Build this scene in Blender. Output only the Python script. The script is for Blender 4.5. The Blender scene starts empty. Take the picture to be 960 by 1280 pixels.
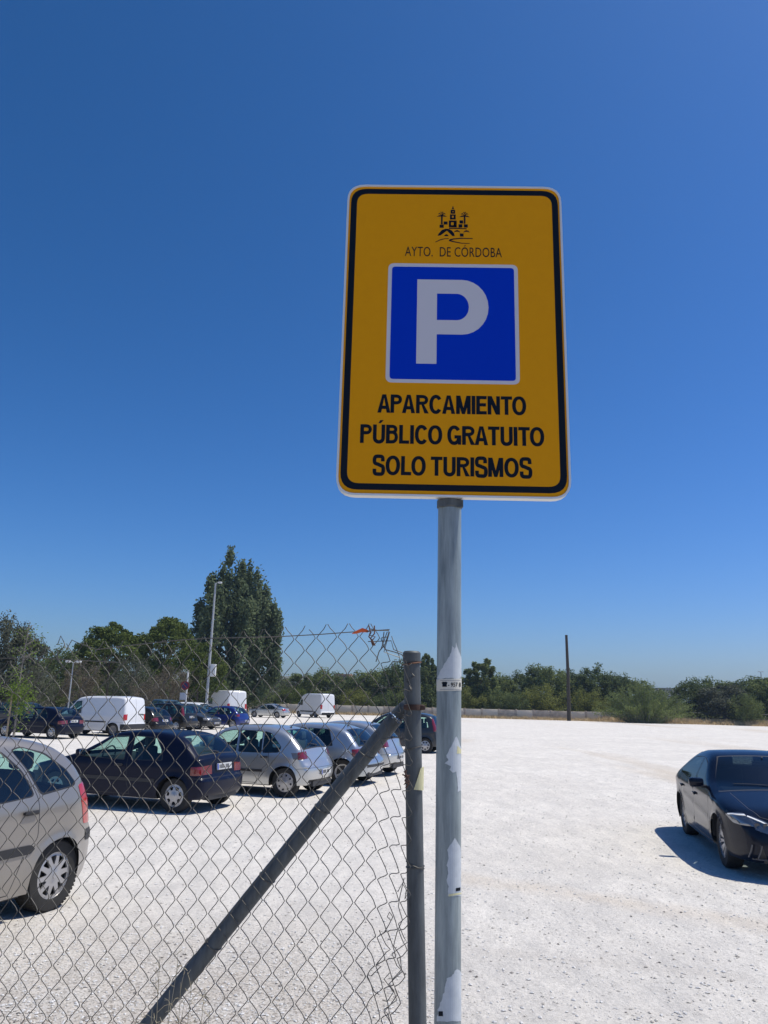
import bpy, bmesh, math, random
import numpy as np
from mathutils import Vector, Matrix
from mathutils.geometry import delaunay_2d_cdt

random.seed(7); rng = np.random.default_rng(7)
C = bpy.context.scene.collection
PI = math.pi; R_ = math.radians

# ---------------------------------------------------------------- camera
CAM_H = 2.0
PITCH = math.atan((876-640)/961); ROLL = math.atan(.025)
cp, sp, cr, sr = math.cos(PITCH), math.sin(PITCH), math.cos(ROLL), math.sin(ROLL)
R0 = Vector((1, 0, 0)); U0 = Vector((0, -sp, cp)); F0 = Vector((0, cp, sp))
RX = R0*cr+U0*sr; UX = U0*cr-R0*sr
cam = bpy.data.cameras.new('camera'); camo = bpy.data.objects.new('camera', cam); C.objects.link(camo)
cam.sensor_fit = 'VERTICAL'; cam.sensor_height = 36; cam.lens = 961/1280*36
cam.clip_start = .05; cam.clip_end = 12000
M = Matrix((RX, UX, -F0)).transposed().to_4x4(); M.translation = Vector((0, 0, CAM_H))
camo.matrix_world = M
bpy.context.scene.camera = camo
HAZE = True

# ---------------------------------------------------------------- sky and sun
SUN_EL, SUN_AZ = 63, 82
w = bpy.data.worlds.new('World'); bpy.context.scene.world = w; w.use_nodes = True
nt = w.node_tree; nt.nodes.clear()
sky = nt.nodes.new('ShaderNodeTexSky'); sky.sky_type = 'NISHITA'; sky.sun_disc = False
sky.sun_elevation = R_(SUN_EL); sky.sun_rotation = R_(SUN_AZ)
sky.altitude = 100; sky.air_density = 1.0; sky.dust_density = 1.0; sky.ozone_density = 3.0
hs = nt.nodes.new('ShaderNodeHueSaturation'); hs.inputs['Saturation'].default_value = 1.12
hs.inputs['Value'].default_value = 1.0
bg = nt.nodes.new('ShaderNodeBackground'); bg.inputs[1].default_value = .1
wo = nt.nodes.new('ShaderNodeOutputWorld')
nt.links.new(sky.outputs[0], hs.inputs['Color'])
sep = nt.nodes.new('ShaderNodeSeparateColor'); com = nt.nodes.new('ShaderNodeCombineColor'); nt.links.new(hs.outputs[0], sep.inputs[0])
for i, (k_, g_) in enumerate(((1.06, 1.55), (.97, 1.215), (1.50, 1.36))):      # deep clear blue: contrast of each channel
    a_ = nt.nodes.new('ShaderNodeMath'); a_.operation = 'MULTIPLY'; a_.inputs[1].default_value = .1; nt.links.new(sep.outputs[i], a_.inputs[0])
    b_ = nt.nodes.new('ShaderNodeMath'); b_.operation = 'POWER'; b_.inputs[1].default_value = g_; nt.links.new(a_.outputs[0], b_.inputs[0])
    c_ = nt.nodes.new('ShaderNodeMath'); c_.operation = 'MULTIPLY'; c_.inputs[1].default_value = 10*k_; nt.links.new(b_.outputs[0], c_.inputs[0])
    d_ = nt.nodes.new('ShaderNodeMath'); d_.operation = 'MINIMUM'; d_.inputs[1].default_value = 14; nt.links.new(c_.outputs[0], d_.inputs[0]); nt.links.new(d_.outputs[0], com.inputs[i])
nt.links.new(com.outputs[0], bg.inputs[0]); nt.links.new(bg.outputs[0], wo.inputs[0])
sl = bpy.data.lights.new('sun', 'SUN'); sl.energy = 4.5; sl.angle = R_(.53); sl.color = (1, .945, .83)
so = bpy.data.objects.new('sun', sl); C.objects.link(so)
sd = Vector((math.sin(R_(SUN_AZ))*math.cos(R_(SUN_EL)), math.cos(R_(SUN_AZ))*math.cos(R_(SUN_EL)), math.sin(R_(SUN_EL))))
so.rotation_euler = sd.to_track_quat('Z', 'Y').to_euler(); so.location = (10, 5, 30)
vs = bpy.context.scene.view_settings
bpy.context.scene.display_settings.display_device = 'sRGB'
vs.view_transform = 'Standard'; vs.look = 'None'; vs.exposure = 0; vs.gamma = 1; vs.use_curve_mapping = False
cy = bpy.context.scene.cycles
cy.max_bounces = 8; cy.transparent_max_bounces = 24; cy.caustics_reflective = False; cy.caustics_refractive = False

# ---------------------------------------------------------------- helpers
def ray(px, py):
    return RX*((px-480)/961)+UX*((640-py)/961)+F0
def at(px, py, Y):                    # point at real distance Y seen in direction (px,py)
    d = ray(px, py); t = Y/d.y
    return Vector((d.x*t, Y, CAM_H+d.z*t))
def ground(px, py, z=0):
    d = ray(px, py); t = (z-CAM_H)/d.z
    return Vector((d.x*t, d.y*t, z))

def tag(o, label=None, cat=None, group=None, kind=None):
    if label: o['label'] = label
    if cat: o['category'] = cat
    if group: o['group'] = group
    if kind: o['kind'] = kind
    return o
def empty(name, loc=(0, 0, 0), rz=0, parent=None):
    o = bpy.data.objects.new(name, None); C.objects.link(o); o.location = loc; o.rotation_euler = (0, 0, rz)
    o.empty_display_size = .2
    if parent: o.parent = parent
    return o
def mesh(name, verts, faces, mats=(), midx=None, smooth=True, sharp=None):
    me = bpy.data.meshes.new(name)
    me.from_pydata([tuple(map(float, v)) for v in verts], [], [tuple(map(int, f)) for f in faces])
    for m in mats: me.materials.append(m)
    if midx is not None: me.polygons.foreach_set('material_index', np.asarray(midx, dtype=np.int32))
    me.polygons.foreach_set('use_smooth', [smooth]*len(me.polygons))
    me.update()
    if sharp: me.set_sharp_from_angle(angle=R_(sharp))
    return me
def link(name, me, parent=None, loc=(0, 0, 0)):
    o = bpy.data.objects.new(name, me); C.objects.link(o); o.location = loc
    if parent: o.parent = parent
    return o
def obj(name, verts, faces, mats, parent=None, smooth=True, sharp=None, midx=None):
    if not isinstance(mats, (list, tuple)): mats = [mats]
    return link(name, mesh(name, verts, faces, mats, midx, smooth, sharp), parent)
def fastmesh(name, V, F, mat, smooth=False):        # numpy arrays, equal sized faces
    me = bpy.data.meshes.new(name); n = F.shape[1]
    me.vertices.add(len(V)); me.vertices.foreach_set('co', V.astype(np.float32).ravel())
    me.loops.add(F.size); me.loops.foreach_set('vertex_index', F.astype(np.int32).ravel())
    me.polygons.add(len(F)); me.polygons.foreach_set('loop_start', np.arange(0, F.size, n, dtype=np.int32))
    me.polygons.foreach_set('use_smooth', np.full(len(F), smooth))
    me.materials.append(mat); me.update(calc_edges=True)
    return me
class MB:
    def __init__(s): s.v = []; s.f = []; s.m = []
    def add(s, v, f, m=0):
        n = len(s.v); s.v += [tuple(p) for p in v]; s.f += [tuple(i+n for i in q) for q in f]; s.m += [m]*len(f); return s
    def box(s, c, d, m=0, rz=0):
        x, y, z = [q/2 for q in d]; a, b = math.cos(rz), math.sin(rz)
        P = [(-x, -y, -z), (x, -y, -z), (x, y, -z), (-x, y, -z), (-x, -y, z), (x, -y, z), (x, y, z), (-x, y, z)]
        P = [(c[0]+p[0]*a-p[1]*b, c[1]+p[0]*b+p[1]*a, c[2]+p[2]) for p in P]
        return s.add(P, [(0, 3, 2, 1), (4, 5, 6, 7), (0, 1, 5, 4), (1, 2, 6, 5), (2, 3, 7, 6), (3, 0, 4, 7)], m)
    def rbox(s, c, d, r, m=0):
        bm = bmesh.new(); bmesh.ops.create_cube(bm, size=1)
        for v in bm.verts: v.co = Vector((v.co.x*d[0], v.co.y*d[1], v.co.z*d[2]))
        bmesh.ops.bevel(bm, geom=bm.edges[:], offset=r, segments=2, affect='EDGES', profile=.5)
        bm.verts.index_update()
        s.add([v.co+Vector(c) for v in bm.verts], [[v.index for v in f.verts] for f in bm.faces], m); bm.free(); return s
    def tube(s, pts, rad, n=8, m=0, caps=True):
        pts = [Vector(p) for p in pts]; k = len(pts)
        if not hasattr(rad, '__len__'): rad = [rad]*k
        V = []; prev = None
        for i, p in enumerate(pts):
            t = (pts[min(i+1, k-1)]-pts[max(i-1, 0)]).normalized()
            if prev is None: a = t.orthogonal().normalized()
            else: a = (prev-t*prev.dot(t)).normalized()
            prev = a; b = t.cross(a)
            V += [p+(a*math.cos(2*PI*j/n)+b*math.sin(2*PI*j/n))*rad[i] for j in range(n)]
        F = [(i*n+j, i*n+(j+1) % n, (i+1)*n+(j+1) % n, (i+1)*n+j) for i in range(k-1) for j in range(n)]
        if caps: F += [tuple(range(n))[::-1], tuple((k-1)*n+j for j in range(n))]
        return s.add(V, F, m)
    def lathe(s, prof, n=32, axis='z', c=(0, 0, 0), m=0):     # prof: (radius, height)
        V = []
        for r, h in prof:
            for j in range(n):
                a = 2*PI*j/n; x, y = r*math.cos(a), r*math.sin(a)
                V.append((c[0]+x, c[1]+y, c[2]+h) if axis == 'z' else (c[0]+x, c[1]+h, c[2]+y))
        k = len(prof)
        F = [(i*n+j, i*n+(j+1) % n, (i+1)*n+(j+1) % n, (i+1)*n+j) for i in range(k-1) for j in range(n)]
        if axis == 'y': F = [f[::-1] for f in F]
        return s.add(V, F, m)
    def build(s, name, mats, parent=None, smooth=True, sharp=35):
        return obj(name, s.v, s.f, mats, parent, smooth, sharp, s.m)
    def me(s, name, mats, smooth=True, sharp=35):
        return mesh(name, s.v, s.f, mats if isinstance(mats, (list, tuple)) else [mats], s.m, smooth, sharp)

# ---------------------------------------------------------------- materials
def mat(name, col=(.5, .5, .5), rough=.6, metal=0, coat=0, spec=.5, bump=None, var=None, stretch=None, **kw):
    m = bpy.data.materials.new(name); m.use_nodes = True; n = m.node_tree; p = n.nodes['Principled BSDF']
    p.inputs['Base Color'].default_value = (*col, 1); p.inputs['Roughness'].default_value = rough
    p.inputs['Metallic'].default_value = metal; p.inputs['Coat Weight'].default_value = coat
    p.inputs['Coat Roughness'].default_value = kw.get('coatr', .05)
    p.inputs['Specular IOR Level'].default_value = spec
    tc = n.nodes.new('ShaderNodeTexCoord')
    if var:                                    # var = (scale, second colour, contrast)
        nz = n.nodes.new('ShaderNodeTexNoise'); nz.inputs['Scale'].default_value = var[0]; nz.inputs['Detail'].default_value = 6
        nz.inputs['Roughness'].default_value = .65
        rp = n.nodes.new('ShaderNodeValToRGB'); c = var[2]
        rp.color_ramp.elements[0].position = .5-c; rp.color_ramp.elements[1].position = .5+c
        rp.color_ramp.elements[0].color = (*col, 1); rp.color_ramp.elements[1].color = (*var[1], 1)
        if stretch:
            mp = n.nodes.new('ShaderNodeMapping'); mp.inputs['Scale'].default_value = stretch; n.links.new(tc.outputs['Object'], mp.inputs[0]); n.links.new(mp.outputs[0], nz.inputs['Vector'])
        else: n.links.new(tc.outputs['Object'], nz.inputs['Vector'])
        n.links.new(nz.outputs[0], rp.inputs[0]); n.links.new(rp.outputs[0], p.inputs['Base Color'])
    if bump:                                   # (scale, strength, distance)
        b = n.nodes.new('ShaderNodeTexNoise'); b.inputs['Scale'].default_value = bump[0]; b.inputs['Detail'].default_value = 5
        bp = n.nodes.new('ShaderNodeBump'); bp.inputs['Strength'].default_value = bump[1]; bp.inputs['Distance'].default_value = bump[2]
        n.links.new(tc.outputs['Object'], b.inputs['Vector']); n.links.new(b.outputs[0], bp.inputs['Height']); n.links.new(bp.outputs[0], p.inputs['Normal'])
    return m

_paint = {}
def paint(name, col, metal=.35, rough=.32, dust=.06, coat=.8, spec=.4):
    if name in _paint: return _paint[name]
    m = mat(name, col, rough, metal, coat=coat, coatr=.06, spec=spec)
    n = m.node_tree; p = n.nodes['Principled BSDF']; out = n.nodes['Material Output']
    tc = n.nodes.new('ShaderNodeTexCoord')
    # road dust: pale film, thicker low on the doors and in blotches
    nz = n.nodes.new('ShaderNodeTexNoise'); nz.inputs['Scale'].default_value = 2.2; nz.inputs['Detail'].default_value = 7
    n.links.new(tc.outputs['Object'], nz.inputs['Vector'])
    sx = n.nodes.new('ShaderNodeSeparateXYZ'); n.links.new(tc.outputs['Object'], sx.inputs[0])
    mr = n.nodes.new('ShaderNodeMapRange'); mr.inputs[1].default_value = .75; mr.inputs[2].default_value = .2; mr.inputs[3].default_value = .35; mr.inputs[4].default_value = 1.6
    n.links.new(sx.outputs['Z'], mr.inputs[0])
    mu = n.nodes.new('ShaderNodeMath'); mu.operation = 'MULTIPLY'; n.links.new(mr.outputs[0], mu.inputs[0]); n.links.new(nz.outputs[0], mu.inputs[1])
    mu2 = n.nodes.new('ShaderNodeMath'); mu2.operation = 'MULTIPLY'; mu2.inputs[1].default_value = dust*2.2; mu2.use_clamp = True
    n.links.new(mu.outputs[0], mu2.inputs[0])
    mx = n.nodes.new('ShaderNodeMix'); mx.data_type = 'RGBA'; mx.inputs['A'].default_value = (*col, 1); mx.inputs['B'].default_value = (.42, .40, .36, 1)
    n.links.new(mu2.outputs[0], mx.inputs['Factor']); n.links.new(mx.outputs['Result'], p.inputs['Base Color'])
    # inside of the shell is dark trim
    ge = n.nodes.new('ShaderNodeNewGeometry'); tr = n.nodes.new('ShaderNodeBsdfDiffuse'); tr.inputs[0].default_value = (.03, .03, .033, 1)
    ms = n.nodes.new('ShaderNodeMixShader'); n.links.new(ge.outputs['Backfacing'], ms.inputs[0])
    n.links.new(p.outputs[0], ms.inputs[1]); n.links.new(tr.outputs[0], ms.inputs[2]); n.links.new(ms.outputs[0], out.inputs[0])
    _paint[name] = m
    return m
def glassmat(name, tint, refl=1.0):
    m = bpy.data.materials.new(name); m.use_nodes = True; n = m.node_tree; n.nodes.clear()
    t = n.nodes.new('ShaderNodeBsdfTransparent'); t.inputs[0].default_value = (*tint, 1)
    g = n.nodes.new('ShaderNodeBsdfGlossy'); g.inputs['Roughness'].default_value = .03
    f = n.nodes.new('ShaderNodeFresnel'); ge = n.nodes.new('ShaderNodeNewGeometry'); io = n.nodes.new('ShaderNodeMapRange'); io.inputs[3].default_value = 1.52; io.inputs[4].default_value = 1/1.52
    n.links.new(ge.outputs['Backfacing'], io.inputs[0]); n.links.new(io.outputs[0], f.inputs[0])
    k = n.nodes.new('ShaderNodeMath'); k.operation = 'MULTIPLY_ADD'; k.inputs[1].default_value = refl; k.inputs[2].default_value = .025
    ms = n.nodes.new('ShaderNodeMixShader'); o = n.nodes.new('ShaderNodeOutputMaterial')
    n.links.new(f.outputs[0], k.inputs[0]); n.links.new(k.outputs[0], ms.inputs[0]); n.links.new(t.outputs[0], ms.inputs[1]); n.links.new(g.outputs[0], ms.inputs[2]); n.links.new(ms.outputs[0], o.inputs[0])
    return m
def leafmat(name, c1, c2, trans=.25, scale=.35):
    m = bpy.data.materials.new(name); m.use_nodes = True; n = m.node_tree; n.nodes.clear()
    ge = n.nodes.new('ShaderNodeNewGeometry'); tc = n.nodes.new('ShaderNodeTexCoord')
    nz = n.nodes.new('ShaderNodeTexNoise'); nz.inputs['Scale'].default_value = scale; nz.inputs['Detail'].default_value = 3
    n.links.new(tc.outputs['Object'], nz.inputs['Vector'])
    ad = n.nodes.new('ShaderNodeMath'); ad.operation = 'MULTIPLY_ADD'; ad.inputs[1].default_value = .5
    n.links.new(ge.outputs['Random Per Island'], ad.inputs[0]); 
    su = n.nodes.new('ShaderNodeMath'); su.operation = 'SUBTRACT'; su.inputs[1].default_value = .25
    n.links.new(nz.outputs[0], su.inputs[0]); n.links.new(su.outputs[0], ad.inputs[2])
    rp = n.nodes.new('ShaderNodeValToRGB'); rp.color_ramp.elements[0].position = .2; rp.color_ramp.elements[1].position = .8
    rp.color_ramp.elements[0].color = (*c1, 1); rp.color_ramp.elements[1].color = (*c2, 1)
    n.links.new(ad.outputs[0], rp.inputs[0])
    d = n.nodes.new('ShaderNodeBsdfDiffuse'); t = n.nodes.new('ShaderNodeBsdfTranslucent'); ms = n.nodes.new('ShaderNodeMixShader'); ms.inputs[0].default_value = trans
    o = n.nodes.new('ShaderNodeOutputMaterial')
    n.links.new(rp.outputs[0], d.inputs[0]); n.links.new(rp.outputs[0], t.inputs[0]); n.links.new(d.outputs[0], ms.inputs[1]); n.links.new(t.outputs[0], ms.inputs[2]); n.links.new(ms.outputs[0], o.inputs[0])
    return m

BLACK = mat('black_plastic', (.022, .022, .024), .55)
TRIM = mat('dark_trim', (.03, .03, .032), .8, bump=(60, .3, .004))
RUBBER = mat('tyre_rubber', (.018, .018, .018), .75, spec=.25, var=(9, (.045, .043, .04), .3))
CHROME = mat('chrome', (.75, .75, .76), .12, 1)
ALLOY = mat('silver_wheel', (.48, .48, .5), .32, .55, var=(5, (.36, .35, .34), .3))
LAMPON = mat('lit_daytime_lamp', (.95, .95, .95), .2); LAMPON.node_tree.nodes['Principled BSDF'].inputs['Emission Color'].default_value = (1, .98, .94, 1); LAMPON.node_tree.nodes['Principled BSDF'].inputs['Emission Strength'].default_value = .25
STEEL = mat('steel_wheel', (.2, .2, .21), .5, .5)
DARKALLOY = mat('dark_wheel', (.10, .10, .11), .3, .6)
TAILRED = mat('red_lens', (.42, .012, .012), .12, 0, coat=1)
REDDARK = mat('deep_red_lens', (.16, .01, .012), .12, 0, coat=1)
LAMPCLEAR = mat('clear_lens', (.55, .56, .58), .08, .3, coat=1)
AMBER = mat('white_lens', (.75, .72, .68), .15, 0, coat=1)
PLATE = mat('plate_white', (.55, .56, .56), .4)
PLATEBLUE = mat('plate_blue', (.02, .06, .35), .4)
INK = mat('plate_ink', (.02, .02, .025), .5)
SEAT = mat('seat_fabric', (.045, .048, .055), .9)
GLASS = glassmat('green_tinted_glass', (.66, .86, .80), .9)
DGLASS = glassmat('privacy_glass', (.16, .2, .2))
UNDER = mat('underbody', (.02, .02, .02), .9)

# ---------------------------------------------------------------- 2D tools
def inpoly(P, poly):
    P = np.asarray(P); poly = np.asarray(poly); x, y = P[:, 0], P[:, 1]; r = np.zeros(len(P), bool); n = len(poly)
    for i in range(n):
        x1, y1 = poly[i]; x2, y2 = poly[(i+1) % n]
        if y1 == y2: continue
        c = ((y1 > y) != (y2 > y)) & (x < (x2-x1)*(y-y1)/(y2-y1)+x1)
        r ^= c
    return r
def pldist(P, L, closed=False):
    P = np.asarray(P, float); L = np.asarray(L, float); d = np.full(len(P), 1e9)
    n = len(L); rng_ = range(n if closed else n-1)
    for i in rng_:
        a = L[i]; b = L[(i+1) % n]; ab = b-a; q = ab.dot(ab)
        if q < 1e-14: continue
        t = np.clip(((P-a)@ab)/q, 0, 1); D = P-(a+t[:, None]*ab); d = np.minimum(d, np.hypot(D[:, 0], D[:, 1]))
    return d
def cdt(loops, pts, mind):
    """constrained triangulation: loops are closed polygons, pts loose points kept at least mind from every loop"""
    V = []; E = []
    for L in loops:
        n = len(V); V += [tuple(p) for p in L]; E += [(n+i, n+(i+1) % len(L)) for i in range(len(L))]
    if len(pts):
        pts = np.asarray(pts); d = np.full(len(pts), 1e9)
        for L in loops: d = np.minimum(d, pldist(pts, L, True))
        V += [tuple(p) for p in pts[d > mind]]
    r = delaunay_2d_cdt([Vector((float(a), float(b))) for a, b in V], E, [], 0, 1e-5)
    v = np.array([(p.x, p.y) for p in r[0]]); f = np.array([q for q in r[2] if len(q) == 3])
    a = v[f]; ar = (a[:, 1, 0]-a[:, 0, 0])*(a[:, 2, 1]-a[:, 0, 1])-(a[:, 2, 0]-a[:, 0, 0])*(a[:, 1, 1]-a[:, 0, 1])
    f[ar < 0] = f[ar < 0][:, ::-1]
    f = f[np.abs(ar) > 1e-9]
    return v, f
def fillet(P, closed=False, seg=5):
    """P: (x, z, r) corner list -> rounded polyline"""
    out = []; n = len(P)
    for i, (x, z, r) in enumerate(P):
        p = np.array((x, z), float)
        if (not closed and i in (0, n-1)) or r <= 0: out.append(p); continue
        a = np.array(P[i-1][:2], float); b = np.array(P[(i+1) % n][:2], float)
        la, lb = np.linalg.norm(a-p), np.linalg.norm(b-p)
        ra, rb = min(r, la*.48), min(r, lb*.48)
        A = p+(a-p)/la*ra; B = p+(b-p)/lb*rb
        for k in range(seg+1):
            t = k/seg; out.append(A*(1-t)**2+p*2*t*(1-t)+B*t*t)
    return out
def dens(L, step, closed=False):
    out = []; n = len(L)
    for i in range(n if closed else n-1):
        a = np.array(L[i], float); b = np.array(L[(i+1) % n], float); k = max(1, int(math.ceil(np.linalg.norm(b-a)/step)))
        for j in range(k): out.append(a+(b-a)*j/k)
    if not closed: out.append(np.array(L[-1], float))
    q = [out[0]]
    for p in out[1:]:
        if np.linalg.norm(p-q[-1]) > 1e-4: q.append(p)
    return q
def strip(L, wd):                     # thin polygon along a polyline
    L = [np.array(p, float) for p in L]; a = []; b = []
    for i, p in enumerate(L):
        t = L[min(i+1, len(L)-1)]-L[max(i-1, 0)]; t /= np.linalg.norm(t); nrm = np.array((-t[1], t[0]))*wd/2
        a.append(p+nrm); b.append(p-nrm)
    return a+b[::-1]
def sm(x): x = np.clip(x, 0, 1); return x*x*(3-2*x)

# ---------------------------------------------------------------- vehicles
class Shell:
    def __init__(s, sp_):
        s.p = sp_; s.W = sp_['W']; s.belt = sp_['belt']; s.step = sp_.get('step', .055)
        U = dens(fillet(sp_['prof']), s.step); s.U = np.array(U)
        dd = np.hypot(*np.diff(s.U, axis=0).T); s.T = np.r_[0, np.cumsum(dd)]
        s.xf = s.U[:, 0].max(); s.xr = s.U[:, 0].min(); s.xw = sp_['wb']/2
        s.z0 = min(s.U[0, 1], s.U[-1, 1]); s.Rw = sp_['R']; s.Ra = s.Rw+sp_.get('archgap', .05)
        s.H = s.U[:, 1].max()
    def width(s, x, z):
        p = s.p; W = s.W
        f = np.clip((x-s.xw)/(s.xf-s.xw), 0, 1); r = np.clip((-s.xw-x)/(-s.xw-s.xr), 0, 1)
        y = W-p.get('tf', .17)*f**2.2-p.get('tr', .12)*r**2.4
        u = np.clip((z-s.belt)/(s.H-s.belt), 0, 1)
        y = y-p.get('th', .13)*(u**1.15)-p.get('sh', .02)*sm((z-s.belt+.10)/.12)
        y = y-.05*np.clip((.5-z)/.35, 0, 1)**2
        for xa in (s.xw, -s.xw):
            d = np.abs(np.hypot(x-xa, z-s.Rw)-s.Ra)
            y = y+.014*np.exp(-(d/.05)**2)*(z > s.Rw-.12)
        for (x1, z1, x2, z2, a, wd) in p.get('crease', []):
            zz = z1+(z2-z1)*np.clip((x-x1)/(x2-x1), 0, 1); y = y+a*np.exp(-((z-zz)/wd)**2)*((x-x1)*(x-x2) < 0)
        return y
    def rad(s, x, z):
        return s.p.get('r', .09)*np.ones_like(x)
    def edge(s, x, z): return s.width(x, z)-s.rad(x, z)
    def warp(s, x, y, z):
        p = s.p; yy = (y/s.W)**2
        kf = p.get('bf', .16)*np.clip((x-s.xw)/(s.xf-s.xw), 0, 1)**1.3
        kr = p.get('br', .12)*np.clip((-s.xw-x)/(-s.xw-s.xr), 0, 1)**1.3
        kw = p.get('bw', .10)*sm((z-s.belt)/.12)*sm((x-p.get('xws', .3)+.25)/.5)
        c = p.get('crown', .05)*sm((z-.5)/.4)
        return np.stack([x-(kf+kw)*yy+kr*yy, y, z-c*yy*(1-.0*x)], 1)
    def side(s, P, sgn=1):
        P = np.asarray(P, float); x, z = P[:, 0], P[:, 1]; d = pldist(P, s.U); r = s.rad(x, z)
        y = s.width(x, z)-r*(1-np.sqrt(np.clip(1-(1-np.clip(d/r, 0, 1))**2, 0, 1)))
        return s.warp(x, y*sgn, z)
    def xz(s, t): return np.interp(t, s.T, s.U[:, 0]), np.interp(t, s.T, s.U[:, 1])
    def sweep(s, P):
        P = np.asarray(P, float); x, z = s.xz(P[:, 0]); return s.warp(x, P[:, 1], z)
    def tz(s, z, where):              # arclength where the front / rear profile crosses height z
        n = len(s.U); i0 = int(np.argmax(s.U[:, 1]))
        rg = range(0, i0) if where == 'f' else range(n-2, i0-1, -1)
        for i in rg:
            a, b = s.U[i, 1], s.U[i+1, 1]
            if (a-z)*(b-z) <= 0 and a != b: return s.T[i]+(s.T[i+1]-s.T[i])*(z-a)/(b-a)
        return s.T[0] if where == 'f' else s.T[-1]
    def tx(s, x, lo=.6):
        for i in range(len(s.U)-1):
            a, b = s.U[i, 0], s.U[i+1, 0]
            if s.U[i, 1] > lo and (a-x)*(b-x) <= 0 and a != b: return s.T[i]+(s.T[i+1]-s.T[i])*(x-a)/(b-a)
    def half(s, t): x, z = s.xz(np.array([t])); return float(s.edge(x, z)[0])
    def band(s, t0, t1, m0, m1, r=.05, full=True, n=8):
        """screen shaped patch across the sweep from t0 to t1, margins from the edge"""
        A = [(t0+(t1-t0)*k/n, s.half(t0+(t1-t0)*k/n)-(m0+(m1-m0)*k/n)) for k in range(n+1)]
        L = [(A[0][0], -A[0][1], r)]+[(A[0][0], A[0][1], r)]+[(a, b, 0) for a, b in A[1:-1]]+[(A[-1][0], A[-1][1], r), (A[-1][0], -A[-1][1], r)]+[(a, -b, 0) for a, b in A[-2:0:-1]]
        return fillet(L, True, 3)

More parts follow.
